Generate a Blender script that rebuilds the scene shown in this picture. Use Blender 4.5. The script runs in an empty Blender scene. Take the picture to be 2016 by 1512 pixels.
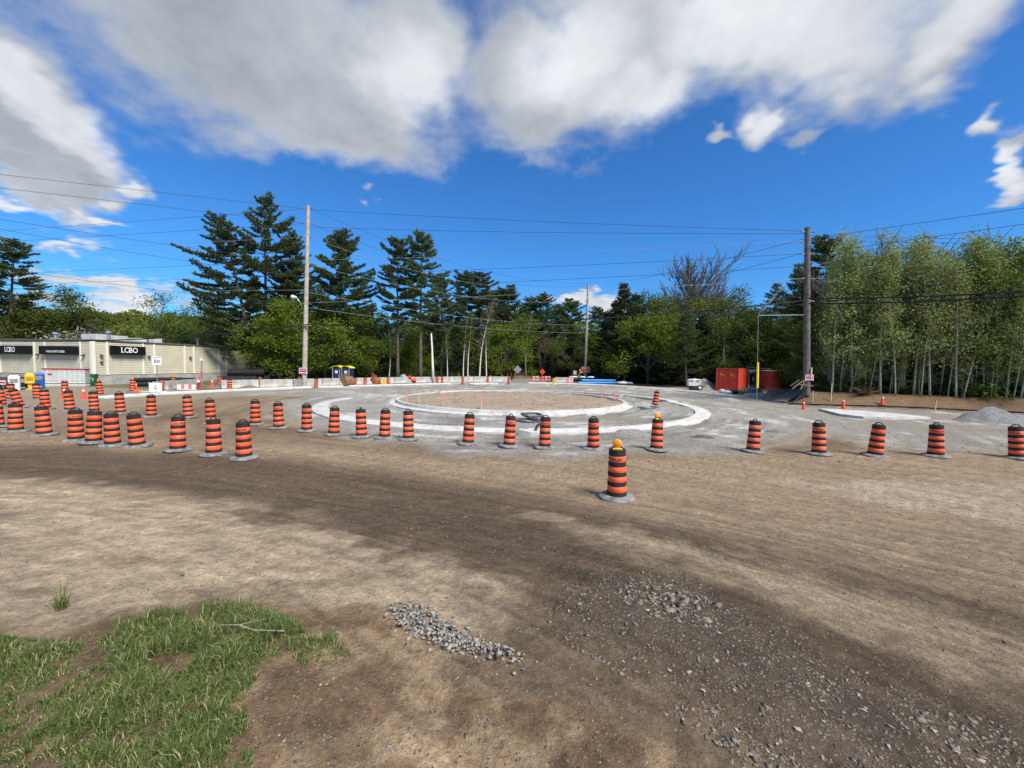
import bpy, math, random
import numpy as np
from mathutils import Matrix, Vector, Euler
random.seed(7); RNG = np.random.default_rng(11)
SC = bpy.context.scene
COL = SC.collection
R = math.radians

# ------------------------------------------------------------------ camera
FPX = 780.0                       # focal length in pixels of the 2016 px wide photograph
CAM = np.array([0.0, 0.0, 2.75])
PITCH = math.atan(38 / FPX); ROLL = 0.016
_f = np.array([0, math.cos(PITCH), -math.sin(PITCH)])
_r0 = np.array([1.0, 0, 0]); _u0 = np.array([0, math.sin(PITCH), math.cos(PITCH)])
_r = math.cos(ROLL) * _r0 + math.sin(ROLL) * _u0
_u = -math.sin(ROLL) * _r0 + math.cos(ROLL) * _u0
cam = bpy.data.cameras.new('camera'); cam_ob = bpy.data.objects.new('camera', cam); COL.objects.link(cam_ob)
cam.sensor_width = 36; cam.lens = FPX / 2016 * 36; cam.clip_start = 0.05; cam.clip_end = 3000
M = Matrix(((_r[0], _u[0], -_f[0], CAM[0]), (_r[1], _u[1], -_f[1], CAM[1]), (_r[2], _u[2], -_f[2], CAM[2]), (0, 0, 0, 1)))
cam_ob.matrix_world = M
SC.camera = cam_ob
SC.view_settings.view_transform = 'Standard'; SC.view_settings.look = 'None'
SC.view_settings.gamma = 1; SC.view_settings.exposure = EXPOSURE = 0.55
SC.render.engine = 'CYCLES'
SC.cycles.max_bounces = 5; SC.cycles.diffuse_bounces = 2; SC.cycles.glossy_bounces = 2; SC.cycles.transmission_bounces = 3; SC.cycles.transparent_max_bounces = 8
SC.cycles.use_denoising = True

# ------------------------------------------------------------------ surveying helpers: photo pixel -> place
def ray(px, py):
    return _f + _r * (px - 1008) / FPX + _u * (756 - py) / FPX
def sm(a, b, x):
    t = np.clip((np.asarray(x, float) - a) / (b - a), 0, 1); return t * t * (3 - 2 * t)
def terr(x, y):                   # smooth height of the terrain
    x = np.asarray(x, float); y = np.asarray(y, float)
    verge = 0.72 * (1 - sm(2.2, 9.0, y)) * (1 - 0.55 * sm(0.6, 4.5, x - 0.35 * (y - 2)))
    # bank below the aspens on the right
    d = (x - 21.5) * 0.33 + (y - 31.0) * 0.944
    bank = 1.0 * sm(-0.9, 1.3, d) * sm(-1.0, 0.5, x - 0.735 * y) * sm(12, 20, x)
    hill = 20 * sm(110, 230, y) * sm(-40, -90, x)
    back = 0.5 * sm(70, 110, y)
    return verge + bank + hill + back
def G(px, py, z=None):            # where the pixel's ray meets the ground (or the level z)
    d = ray(px, py)
    if z is not None:
        t = (z - CAM[2]) / d[2]; p = CAM + d * t; return Vector(p)
    t = 0.5
    for _ in range(4000):
        p = CAM + d * t
        h = p[2] - float(terr(p[0], p[1]))
        if h < 0.002 or t > 400: break
        t += max(0.002, h * 0.5)
    return Vector((p[0], p[1], float(terr(p[0], p[1]))))
def D(px, py, dist):              # the point of the pixel's ray at distance dist along +Y
    d = ray(px, py); p = CAM + d * dist / d[1]; return Vector(p)
def proj(p):
    v = np.array(p) - CAM; w = v @ _f
    return 1008 + FPX * (v @ _r) / w, 756 - FPX * (v @ _u) / w

# ------------------------------------------------------------------ world: clear blue sky with broken cumulus
SUN_EL, SUN_AZ = R(50), R(136)    # azimuth measured clockwise from +Y (the view direction)
world = bpy.data.worlds.new('World'); SC.world = world; world.use_nodes = True
world.cycles.sampling_method = 'MANUAL'; world.cycles.sample_map_resolution = 256
nt = world.node_tree; nt.nodes.clear()
def nd(t, kind, **kw):
    n = t.nodes.new(kind)
    for k, v in kw.items(): setattr(n, k, v)
    return n
def mth(t, op, a, b=None, clamp=False):
    n = nd(t, 'ShaderNodeMath', operation=op); n.use_clamp = clamp
    for i, v in enumerate((a, b)):
        if v is None: continue
        if isinstance(v, (int, float)): n.inputs[i].default_value = v
        else: t.links.new(v, n.inputs[i])
    return n.outputs[0]
def mixc(t, fac, a, b, blend='MIX'):
    n = nd(t, 'ShaderNodeMix', data_type='RGBA', blend_type=blend)
    for i, v in ((0, fac), (6, a), (7, b)):
        if isinstance(v, (int, float)): n.inputs[i].default_value = v
        elif isinstance(v, tuple): n.inputs[i].default_value = (*v, 1) if len(v) == 3 else v
        else: t.links.new(v, n.inputs[i])
    return n.outputs[2]
def ramp(t, fac, lo, hi, smooth=True):
    n = nd(t, 'ShaderNodeMapRange', interpolation_type='SMOOTHSTEP' if smooth else 'LINEAR')
    n.inputs[1].default_value = lo; n.inputs[2].default_value = hi
    t.links.new(fac, n.inputs[0]); return n.outputs[0]
sky = nd(nt, 'ShaderNodeTexSky', sky_type='NISHITA', sun_disc=False)
sky.sun_elevation = SUN_EL; sky.sun_rotation = SUN_AZ
sky.air_density = 1.0; sky.dust_density = 0.25; sky.ozone_density = 4.0
coord = nd(nt, 'ShaderNodeTexCoord').outputs['Generated']
nrm = nd(nt, 'ShaderNodeVectorMath', operation='NORMALIZE'); nt.links.new(coord, nrm.inputs[0])
dirv = nrm.outputs[0]
def noise(t, vec, scale, detail=5, rough=0.55, dist=0.0):
    n = nd(t, 'ShaderNodeTexNoise'); n.inputs['Scale'].default_value = scale
    n.inputs['Detail'].default_value = detail; n.inputs['Roughness'].default_value = rough
    n.inputs['Distortion'].default_value = dist
    t.links.new(vec, n.inputs['Vector']); return n
# cloud-layer coordinates: the direction met with a level layer overhead
sep = nd(nt, 'ShaderNodeSeparateXYZ'); nt.links.new(dirv, sep.inputs[0])
zc = mth(nt, 'ADD', mth(nt, 'MAXIMUM', sep.outputs[2], 0.0), 0.28)
lay = nd(nt, 'ShaderNodeCombineXYZ')
nt.links.new(mth(nt, 'DIVIDE', sep.outputs[0], zc), lay.inputs[0]); nt.links.new(mth(nt, 'DIVIDE', sep.outputs[1], zc), lay.inputs[1])
# wobble of the cloud outlines
wn = noise(nt, lay.outputs[0], 2.6, 4, 0.62)
ws = nd(nt, 'ShaderNodeVectorMath', operation='SUBTRACT'); nt.links.new(wn.outputs['Color'], ws.inputs[0]); ws.inputs[1].default_value = (0.5, 0.5, 0.5)
wm = nd(nt, 'ShaderNodeVectorMath', operation='SCALE'); nt.links.new(ws.outputs[0], wm.inputs[0]); wm.inputs['Scale'].default_value = 0.26
wa = nd(nt, 'ShaderNodeVectorMath', operation='ADD'); nt.links.new(dirv, wa.inputs[0]); nt.links.new(wm.outputs[0], wa.inputs[1])
def blob(px, py, a, b, ang, vec, off=0.0):
    c = ray(px, py); c = c / np.linalg.norm(c)
    ca, sa = math.cos(R(ang)), math.sin(R(ang))
    p1 = ray(px + ca * a * .5, py + sa * a * .5); p1 /= np.linalg.norm(p1)
    p2 = ray(px - sa * b * .5, py + ca * b * .5); p2 /= np.linalg.norm(p2)
    e1 = (p1 - c) * 2; l1 = np.linalg.norm(e1); e1 /= l1
    e2 = (p2 - c) * 2; e2 -= e1 * (e2 @ e1); l2 = np.linalg.norm(e2); e2 /= l2
    n = np.cross(e1, e2)
    rot = Matrix(((e1[0], e2[0], n[0]), (e1[1], e2[1], n[1]), (e1[2], e2[2], n[2]))).to_euler()
    m = nd(nt, 'ShaderNodeMapping', vector_type='TEXTURE')
    m.inputs[1].default_value = c; m.inputs[2].default_value = rot; m.inputs[3].default_value = (l1, l2, 1.0)
    nt.links.new(vec, m.inputs[0])
    d = nd(nt, 'ShaderNodeVectorMath', operation='LENGTH'); nt.links.new(m.outputs[0], d.inputs[0])
    return mth(nt, 'ADD', d.outputs['Value'], off) if off else d.outputs['Value']
def union(blobs, vec):
    f = None
    for b in blobs:
        v = blob(*b[:5], vec, b[5] if len(b) > 5 else 0.0)
        if f is None: f = v
        else:
            n = nd(nt, 'ShaderNodeMath', operation='SMOOTH_MIN'); n.inputs[2].default_value = 0.25
            nt.links.new(f, n.inputs[0]); nt.links.new(v, n.inputs[1]); f = n.outputs[0]
    return f
CLOUDS = [(520, 60, 420, 160, 14), (610, 190, 300, 150, 8), (690, 260, 210, 95, 0), (800, 80, 130, 190, 5), (380, -60, 420, 120, 8),
          (1110, 215, 190, 105, -8), (1230, 120, 270, 150, -6), (1540, 70, 340, 150, -6), (1000, 130, 110, 130, 20), (1840, 70, 200, 85, -18),
          (1490, 238, 66, 40, -28, .15), (1405, 290, 46, 20, -8, .42), (1600, 235, 66, 38, -25, .42), (1330, -40, 420, 110, 0),
          (60, 190, 220, 120, 42), (60, 270, 200, 70, 12), (30, 335, 170, 48, 5), (215, 345, 68, 34, 8), (90, 385, 140, 38, 18), (195, 420, 48, 18, 10),
          (30, 425, 70, 22, 4, .2), (200, 495, 60, 28, 0, .35), (742, 408, 18, 34, -35, .72),
          (230, 592, 130, 26, 4), (120, 578, 90, 16, 4), (360, 560, 60, 20, 8, .5), (1175, 610, 66, 24, 0), (1095, 596, 40, 14, 0), (1300, 640, 60, 30, 0),
          (2000, 215, 60, 46, -20), (2005, 362, 66, 26, -10), (2030, 290, 40, 60, 0)]
fld = union(CLOUDS, wa.outputs[0])
fine = noise(nt, lay.outputs[0], 5.0, 7, 0.60, 0.0)
fldn = mth(nt, 'ADD', fld, mth(nt, 'MULTIPLY', mth(nt, 'SUBTRACT', fine.outputs['Fac'], 0.5), 1.25))
alpha_in = ramp(nt, fldn, 1.30, 0.46)
# beyond the part of the sky we know the same kind of broken cloud goes on
gen = noise(nt, lay.outputs[0], 0.9, 4, 0.6, 0.0)
alpha_gen = ramp(nt, gen.outputs['Fac'], 0.47, 0.60)
fwd = nd(nt, 'ShaderNodeVectorMath', operation='DOT_PRODUCT'); nt.links.new(dirv, fwd.inputs[0]); fwd.inputs[1].default_value = (0, 0.97, 0.22)
seen = ramp(nt, fwd.outputs['Value'], 0.30, 0.52)
alpha = mth(nt, 'ADD', mth(nt, 'MULTIPLY', alpha_in, seen), mth(nt, 'MULTIPLY', alpha_gen, mth(nt, 'SUBTRACT', 1.0, seen)))
alpha = mth(nt, 'MULTIPLY', alpha, 0.97, True)
# cloud shading: thick parts and undersides greyer, thin rims and heads whiter
thick = ramp(nt, fldn, 1.0, 0.25)
shn = noise(nt, lay.outputs[0], 3.0, 5, 0.58)
lit = [(1120, 120, 200, 130, -10), (1500, 60, 380, 130, -6), (1860, 60, 170, 70, -18), (1490, 238, 60, 36, -28), (215, 340, 66, 30, 8),
       (90, 190, 180, 60, 42), (820, 150, 120, 170, 0), (200, 250, 70, 40, 40), (200, 490, 50, 24, 0), (60, 430, 100, 24, 4), (195, 420, 50, 18, 10), (230, 592, 150, 30, 4),
       (1175, 605, 80, 30, 0), (1990, 340, 80, 60, -10), (1995, 200, 60, 50, 0), (1250, 200, 160, 90, 0)]
litf = ramp(nt, union(lit, wa.outputs[0]), 1.15, 0.25)
bright = mth(nt, 'ADD', mth(nt, 'SUBTRACT', mth(nt, 'ADD', 0.35, mth(nt, 'MULTIPLY', litf, 0.44)), mth(nt, 'MULTIPLY', thick, 0.16)),
             mth(nt, 'MULTIPLY', mth(nt, 'SUBTRACT', shn.outputs['Fac'], 0.5), 0.8), True)
SKY_STRENGTH = 0.085
ccol = mixc(nt, bright, (2.2, 2.5, 2.95), (8.6, 8.8, 9.0))
# the photograph's clear, saturated blue
blue = mixc(nt, 1.0, sky.outputs[0], (0.35, 0.86, 1.34), 'MULTIPLY')
tot = mixc(nt, alpha, blue, ccol)
bg = nd(nt, 'ShaderNodeBackground'); bg.inputs[1].default_value = SKY_STRENGTH
nt.links.new(tot, bg.inputs[0])
wo = nd(nt, 'ShaderNodeOutputWorld'); nt.links.new(bg.outputs[0], wo.inputs[0])

# ------------------------------------------------------------------ sun, softened by thin cloud
sl = bpy.data.lights.new('sun', 'SUN'); sl.energy = 4.2; sl.angle = R(24); sl.color = (1.0, 0.95, 0.87)
so = bpy.data.objects.new('sun', sl); COL.objects.link(so)
sdir = Vector((math.sin(SUN_AZ) * math.cos(SUN_EL), math.cos(SUN_AZ) * math.cos(SUN_EL), math.sin(SUN_EL)))
so.rotation_euler = (-sdir).to_track_quat('-Z', 'Y').to_euler(); so.location = (30, -20, 60)

# ------------------------------------------------------------------ materials
MATS = {}
def mat(name, c1, c2=None, scale=8.0, rough=0.7, bump=0.0, bscale=60.0, metal=0.0, detail=5, contrast=(0.35, 0.65), spec=0.3):
    if name in MATS: return MATS[name]
    m = bpy.data.materials.new(name); m.use_nodes = True; t = m.node_tree
    b = t.nodes['Principled BSDF']
    b.inputs['Roughness'].default_value = rough; b.inputs['Metallic'].default_value = metal
    b.inputs['Specular IOR Level'].default_value = spec
    tc = nd(t, 'ShaderNodeTexCoord').outputs['Object']
    if c2 is None: c2 = tuple(v * 0.78 for v in c1)
    n = noise(t, tc, scale, detail, 0.6)
    f = ramp(t, n.outputs['Fac'], *contrast)
    t.links.new(mixc(t, f, c2, c1), b.inputs['Base Color'])
    if bump:
        n2 = noise(t, tc, bscale, 4, 0.6)
        bp = nd(t, 'ShaderNodeBump'); bp.inputs['Strength'].default_value = bump; bp.inputs['Distance'].default_value = 0.02
        t.links.new(n2.outputs['Fac'], bp.inputs['Height']); t.links.new(bp.outputs[0], b.inputs['Normal'])
    MATS[name] = m; return m
def leafmat(name, c1, c2, trans=0.35, rough=0.6):
    if name in MATS: return MATS[name]
    m = bpy.data.materials.new(name); m.use_nodes = True; t = m.node_tree; t.nodes.clear()
    g = nd(t, 'ShaderNodeNewGeometry'); oi = nd(t, 'ShaderNodeObjectInfo')
    c = mixc(t, g.outputs['Random Per Island'], c1, c2)
    hv = nd(t, 'ShaderNodeHueSaturation')
    t.links.new(c, hv.inputs['Color'])
    t.links.new(mth(t, 'ADD', 0.485, mth(t, 'MULTIPLY', oi.outputs['Random'], 0.03)), hv.inputs['Hue'])
    t.links.new(mth(t, 'ADD', 0.8, mth(t, 'MULTIPLY', oi.outputs['Random'], 0.4)), hv.inputs['Value'])
    d = nd(t, 'ShaderNodeBsdfDiffuse'); tr = nd(t, 'ShaderNodeBsdfTranslucent')
    t.links.new(hv.outputs[0], d.inputs[0]); t.links.new(hv.outputs[0], tr.inputs[0])
    mx = nd(t, 'ShaderNodeMixShader'); mx.inputs[0].default_value = trans
    t.links.new(d.outputs[0], mx.inputs[1]); t.links.new(tr.outputs[0], mx.inputs[2])
    o = nd(t, 'ShaderNodeOutputMaterial'); t.links.new(mx.outputs[0], o.inputs[0])
    MATS[name] = m; return m

# ------------------------------------------------------------------ mesh builder
class MB:
    def __init__(s): s.v = []; s.f = []; s.mi = []; s.m = Matrix.Identity(4)
    def at(s, loc=(0, 0, 0), rot=(0, 0, 0), sc=(1, 1, 1)):
        s.m = Matrix.LocRotScale(Vector(loc), Euler(rot), Vector(sc)); return s
    def add(s, vs, fs, mi=0):
        o = len(s.v); s.v += [tuple(s.m @ Vector(p)) for p in vs]
        s.f += [tuple(i + o for i in f) for f in fs]; s.mi += [mi] * len(fs); return s
    def box(s, c, d, mi=0, bev=0.0):
        x, y, z = c; a, b, h = d[0] / 2, d[1] / 2, d[2] / 2
        if bev <= 0:
            vs = [(x + i * a, y + j * b, z + k * h) for k in (-1, 1) for j in (-1, 1) for i in (-1, 1)]
            return s.add(vs, [(0, 2, 3, 1), (4, 5, 7, 6), (0, 1, 5, 4), (2, 6, 7, 3), (0, 4, 6, 2), (1, 3, 7, 5)], mi)
        e = bev
        oct_ = [(-a + e, -b), (a - e, -b), (a, -b + e), (a, b - e), (a - e, b), (-a + e, b), (-a, b - e), (-a, -b + e)]
        ins = [(-a + e, -b + e), (a - e, -b + e), (a - e, -b + e), (a - e, b - e), (a - e, b - e), (-a + e, b - e), (-a + e, b - e), (-a + e, -b + e)]
        rows = [[(x + p[0], y + p[1], z - h) for p in oct_], [(x + p[0], y + p[1], z + h - e) for p in oct_],
                [(x + (p[0] + q[0]) / 2 * 1.0, y + (p[1] + q[1]) / 2, z + h) for p, q in zip(oct_, ins)]]
        return s.rings(rows, True, True, mi)
    def rings(s, rows, cap0=True, cap1=True, mi=0, closed=True):
        n = len(rows[0]); vs = [p for r in rows for p in r]; fs = []
        for i in range(len(rows) - 1):
            for j in range(n if closed else n - 1):
                k = (j + 1) % n
                fs.append((i * n + j, i * n + k, (i + 1) * n + k, (i + 1) * n + j))
        if cap0: fs.append(tuple(range(n - 1, -1, -1)))
        if cap1: fs.append(tuple((len(rows) - 1) * n + j for j in range(n)))
        return s.add(vs, fs, mi)
    def lathe(s, prof, n=16, cap0=True, cap1=True, mi=0, ph=0.0, c=(0, 0)):
        rows = [[(c[0] + r * math.cos(2 * math.pi * j / n + ph), c[1] + r * math.sin(2 * math.pi * j / n + ph), z) for j in range(n)] for r, z in prof]
        return s.rings(rows, cap0, cap1, mi)
    def tube(s, pts, rad, n=6, mi=0, cap=True):
        pts = [Vector(p) for p in pts]
        if not hasattr(rad, '__len__'): rad = [rad] * len(pts)
        rows = []; prev = None
        for i, p in enumerate(pts):
            t = (pts[min(i + 1, len(pts) - 1)] - pts[max(i - 1, 0)])
            t = t.normalized() if t.length > 1e-9 else Vector((0, 0, 1))
            a = prev if prev is not None else (Vector((0, 0, 1)) if abs(t.z) < 0.9 else Vector((1, 0, 0)))
            e1 = a - t * a.dot(t)
            if e1.length < 1e-6: e1 = t.orthogonal()
            e1.normalize(); e2 = t.cross(e1); prev = e1
            rows.append([tuple(p + (e1 * math.cos(2 * math.pi * j / n) + e2 * math.sin(2 * math.pi * j / n)) * rad[i]) for j in range(n)])
        return s.rings(rows, cap, cap, mi)
    def prism(s, poly, z0, z1, mi=0):
        n = len(poly)
        return s.rings([[(p[0], p[1], z0) for p in poly], [(p[0], p[1], z1) for p in poly]], True, True, mi)
    def mesh(s, name, mats, smooth=False):
        me = bpy.data.meshes.new(name); me.from_pydata(s.v, [], s.f)
        for m in (mats if isinstance(mats, (list, tuple)) else [mats]): me.materials.append(m)
        if any(s.mi): me.polygons.foreach_set('material_index', s.mi)
        if smooth: me.polygons.foreach_set('use_smooth', [True] * len(s.f))
        me.update(); return me
    def build(s, name, mats, parent=None, smooth=False):
        return obj(name, s.mesh(name, mats, smooth), parent)
def obj(name, me, parent=None, loc=None):
    o = bpy.data.objects.new(name, me); COL.objects.link(o)
    if parent is not None: o.parent = parent
    if loc is not None: o.location = loc
    return o
def tag(o, label, cat, group=None):
    o['label'] = label; o['category'] = cat
    if group: o['group'] = group
    return o
def struct(o, label=None): 
    o['kind'] = 'structure'
    if label: o['label'] = label
    return o
def thing(name, label, cat, loc=(0, 0, 0), rz=0.0, group=None):
    o = bpy.data.objects.new(name, None); COL.objects.link(o); o.empty_display_size = 0.3
    o.location = loc; o.rotation_euler = (0, 0, rz); return tag(o, label, cat, group)
def copy_tree(o, parent=None):
    c = o.copy(); COL.objects.link(c)
    if parent is not None: c.parent = parent
    for ch in list(o.children): copy_tree(ch, c)
    return c
def smooth_by_angle(o, ang=40):
    me = o.data
    me.polygons.foreach_set('use_smooth', [True] * len(me.polygons))
    try: me.set_sharp_from_angle(angle=R(ang))
    except Exception: pass
    return o
def text_mesh(body, size, name='lettering', bold=0.0, width=1.0):
    cu = bpy.data.curves.new(name, 'FONT'); cu.body = body; cu.size = size; cu.align_x = 'CENTER'; cu.align_y = 'CENTER'
    cu.offset = bold; cu.resolution_u = 3
    o = bpy.data.objects.new(name, cu); COL.objects.link(o)
    dg = bpy.context.evaluated_depsgraph_get()
    me = bpy.data.meshes.new_from_object(o.evaluated_get(dg))
    bpy.data.objects.remove(o); bpy.data.curves.remove(cu)
    n = len(me.vertices); co = np.empty(n * 3); me.vertices.foreach_get('co', co); co = co.reshape(-1, 3); co[:, 0] *= width
    me.vertices.foreach_set('co', co.ravel()); me.name = name
    return me, co
def np_mesh(name, v, q, mats):      # arrays -> mesh of quads
    me = bpy.data.meshes.new(name); n = len(q); k = q.shape[1]
    me.vertices.add(len(v)); me.vertices.foreach_set('co', np.ascontiguousarray(v, dtype=np.float32).ravel())
    me.loops.add(n * k); me.loops.foreach_set('vertex_index', np.ascontiguousarray(q, dtype=np.int32).ravel())
    me.polygons.add(n); me.polygons.foreach_set('loop_start', np.arange(0, n * k, k, dtype=np.int32))
    for m in (mats if isinstance(mats, (list, tuple)) else [mats]): me.materials.append(m)
    me.update(calc_edges=True); me.validate(); return me
# lattice noise for terrain and masks
_P = RNG.random((256, 256))
def vnoise(x, y):
    xi = np.floor(x).astype(int); yi = np.floor(y).astype(int); fx = x - xi; fy = y - yi
    fx = fx * fx * (3 - 2 * fx); fy = fy * fy * (3 - 2 * fy)
    a = _P[xi % 256, yi % 256]; b = _P[(xi + 1) % 256, yi % 256]; c = _P[xi % 256, (yi + 1) % 256]; d = _P[(xi + 1) % 256, (yi + 1) % 256]
    return (a * (1 - fx) + b * fx) * (1 - fy) + (c * (1 - fx) + d * fx) * fy
def fbm(x, y, o=4, g=0.5):
    s = 0; a = 1; t = 0
    for i in range(o):
        s = s + a * vnoise(x * 2 ** i + 17.3 * i, y * 2 ** i + 5.1 * i); t += a; a *= g
    return s / t
# ------------------------------------------------------------------ ground
def pts(*pp): return np.array([[G(a, b).x, G(a, b).y] for a, b in pp])
def poly_sd(poly, x, y):            # signed distance, positive inside
    d = np.full(x.shape, 1e9); ins = np.zeros(x.shape, bool); n = len(poly)
    for i in range(n):
        ax, ay = poly[i]; bx, by = poly[(i + 1) % n]; ex, ey = bx - ax, by - ay
        t = np.clip(((x - ax) * ex + (y - ay) * ey) / (ex * ex + ey * ey + 1e-12), 0, 1)
        d = np.minimum(d, (x - ax - t * ex) ** 2 + (y - ay - t * ey) ** 2)
        c = ((ay > y) != (by > y)) & (x < (bx - ax) * (y - ay) / (by - ay + 1e-12) + ax); ins ^= c
    d = np.sqrt(d); return np.where(ins, d, -d)
def axis(step, flat, g, end):
    a = [0.0]; s = step
    while a[-1] < end:
        a.append(a[-1] + s)
        if a[-1] > flat: s *= g
    return np.array(a)
ax_ = axis(0.042, 3.2, 1.022, 900); XS = np.concatenate([-ax_[:0:-1], ax_])
ay_ = axis(0.04, 5.0, 1.0185, 900) + 0.9; YS = np.concatenate([[-300, -150, -70, -35, -18, -9, -5, -3, -1.8, -1, -0.4, 0.1, 0.5], ay_])
GX, GY = np.meshgrid(XS, YS); gx, gy = GX.ravel(), GY.ravel()
P_TAN = pts((-60, 935), (150, 960), (400, 1000), (640, 1060), (830, 1120), (945, 1168), (880, 1195), (790, 1195), (600, 1190), (430, 1195), (260, 1230), (-80, 1250))
P_GRASS = pts((-120, 1236), (120, 1262), (215, 1236), (330, 1210), (430, 1196), (560, 1215), (640, 1262), (560, 1300), (500, 1330), (470, 1400), (505, 1512), (520, 1640), (-300, 1640))
P_SOIL = pts((400, 1200), (640, 1195), (790, 1200), (880, 1265), (1010, 1330), (1130, 1400), (1260, 1470), (1330, 1520), (1430, 1640), (380, 1640), (470, 1380), (560, 1290))
P_TANR = pts((1050, 1010), (1250, 1045), (1500, 1110), (1800, 1190), (2100, 1290), (2100, 1390), (1850, 1300), (1620, 1200), (1400, 1120), (1150, 1060))
P_LITE2 = pts((1550, 950), (1800, 945), (2150, 965), (2150, 1060), (1900, 1020), (1700, 985))
P_GRAV = pts((1180, 1140), (1340, 1140), (1480, 1210), (1700, 1330), (2016, 1450), (2100, 1560), (1700, 1560), (1500, 1480), (1300, 1330), (1120, 1230), (1080, 1170))
C_OUT = (0.0, 28.4); C_IN = (-0.05, 29.3)
rad = np.hypot(gx - 0, gy - 28.9)
wx = (fbm(gx * .7, gy * .7, 4) - .5); wy = (fbm(gx * .7 + 40, gy * .7 + 9, 4) - .5)
X2, Y2 = gx + wx * 1.1, gy + wy * 1.1
def mask(poly, soft, amp=1.0):
    bump_ = (fbm(gx * 2.3 + 3, gy * 2.3, 5, .65) - .5) * soft * 3.0 * amp
    return sm(-soft, soft, poly_sd(poly, X2 * .6 + gx * .4, Y2 * .6 + gy * .4) + bump_)
theta = np.arctan2(gx, 28.9 - gy)
r2 = np.hypot(gx + 14, gy + 14); th2 = np.arctan2(gy + 14, gx + 14); wr = sm(15.5, 18.5, rad) * sm(13.5, 10.5, gy - .12 * np.abs(gx))
streak = fbm(rad * 3.2, theta * 5.0, 4) * (1 - wr) + fbm(r2 * 4.0, th2 * 7.0, 5, .6) * wr; tread = fbm(r2 * 13, th2 * 9, 3) * wr + .5 * (1 - wr)                   # wheel tracks run round the site
streak2 = fbm(rad * 0.9 + 31, theta * 3.0 + 8, 3) * (1 - wr) + fbm(r2 * 1.1 + 31, th2 * 4.0 + 8, 3) * wr
blot = fbm(gx * .35 + 5, gy * .35, 4)
col = np.zeros((len(gx), 3))
def lay_in(c, w):
    global col
    col += (np.array(c) - col) * np.clip(w, 0, 1)[:, None]
DIRT = (0.185, 0.142, 0.104)
col[:] = DIRT
lay_in((0.275, 0.222, 0.168), sm(.48, .66, streak * .6 + streak2 * .4) * .75)
lay_in((0.128, 0.096, 0.070), sm(.52, .36, streak2 * .65 + streak * .35) * .7)
lay_in((0.30, 0.24, 0.175), wr * sm(25.6, 27.2, r2 + (blot - .5) * 2) * .75)
lay_in((0.100, 0.076, 0.055), sm(22.7, 23.3, r2 + (fbm(gx * 1.5, gy * 1.5, 4) - .5) * .9) * sm(26.4, 25.0, r2 + (blot - .5) * 2.0) * wr * .85)
# grey crushed stone of the works area, beyond the drums
edge_r = 16.2 + 1.3 * np.sin(theta * 2.0 + .4) + (fbm(theta * 9, rad * .3, 3) - .5) * 2.2
works = sm(edge_r + .9, edge_r - .9, rad) * sm(2, 10, gy)
works = np.maximum(works, sm(30, 33, gy) * sm(-34, -26, gx) * sm(30, 20, gx) * sm(66, 60, gy))
works = np.maximum(works, .8 * sm(9.0, 12.5, gx - (26 - gy) * .25) * sm(12.6, 14.4, gy - (gx - 14) * .03) * sm(31, 29, gy + (gx - 24) * .34))
lay_in((0.335, 0.32, 0.288), works * .95)
lay_in((0.225, 0.21, 0.185), works * sm(.50, .34, streak * .5 + blot * .5))
lay_in((0.60, 0.585, 0.545), works * sm(.56, .70, streak * .45 + fbm(gx * .8, gy * .8, 4) * .55) * .9)
lay_in((0.28, 0.245, 0.20), works * sm(.55, .68, fbm(gx * .3 + 60, gy * .3, 4)) * .7)
# left-hand road to the shops
lay_in((0.27, 0.235, 0.19), sm(-17, -25, gx) * sm(15, 21, gy) * sm(46, 40, gy) * .8)
w = mask(P_TAN, .50); lay_in((0.47, 0.39, 0.30), w * (.92 + .6 * (fbm(gx * 3, gy * 5, 3) - .5)))
lay_in((0.30, 0.245, 0.185), w * sm(.5, .7, fbm(gx * 1.7 + 9, gy * 6, 4)) * .8)
w = mask(P_TANR, .55); lay_in((0.40, 0.33, 0.25), w * (.72 + .6 * (fbm(gx * 2, gy * 6, 3) - .5)))
w = mask(P_LITE2, .5); lay_in((0.37, 0.32, 0.26), w * .8)
w = mask(P_GRAV, .35); lay_in((0.115, 0.093, 0.073), w * .8)
w_soil = mask(P_SOIL, .12, .6); lay_in((0.29, 0.218, 0.148), w_soil)
lay_in((0.385, 0.29, 0.20), w_soil * sm(.5, .68, fbm(gx * 1.6 + 2, gy * 1.6, 4)))
lay_in((0.185, 0.13, 0.085), w_soil * sm(.48, .34, fbm(gx * 2.2 + 12, gy * 2.2, 4)))
w_grass = mask(P_GRASS, .16, .8); lay_in((0.165, 0.125, 0.08), w_grass)
# forest floor, verge by the shop, and the world beyond
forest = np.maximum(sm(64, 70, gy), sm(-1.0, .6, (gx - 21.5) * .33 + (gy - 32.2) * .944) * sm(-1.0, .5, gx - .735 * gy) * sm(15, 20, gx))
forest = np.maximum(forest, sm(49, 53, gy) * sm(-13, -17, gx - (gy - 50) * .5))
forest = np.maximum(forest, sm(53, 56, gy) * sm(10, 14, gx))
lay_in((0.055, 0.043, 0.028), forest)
bankd = (gx - 21.5) * .33 + (gy - 31.0) * .944
lay_in((0.17, 0.115, 0.073), sm(-1.1, -.6, bankd) * sm(2.4, 1.2, bankd) * sm(-1.4, .2, gx - .735 * gy) * sm(15, 20, gx))
lay_in((0.075, 0.095, 0.03), sm(36.5, 38.5, gy + .2 * gx + 8) * sm(-23, -27, gx) * sm(58, 52, gy) * .85 * sm(.4, .55, blot + .1))
lay_in((0.07, 0.09, 0.035), sm(120, 160, gy))
road = sm(3.2, 2.6, np.abs(gx - 2.6 - (gy - 62) * .03)) * sm(58, 62, gy) * sm(160, 140, gy); lay_in((0.20, 0.19, 0.175), road)
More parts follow.
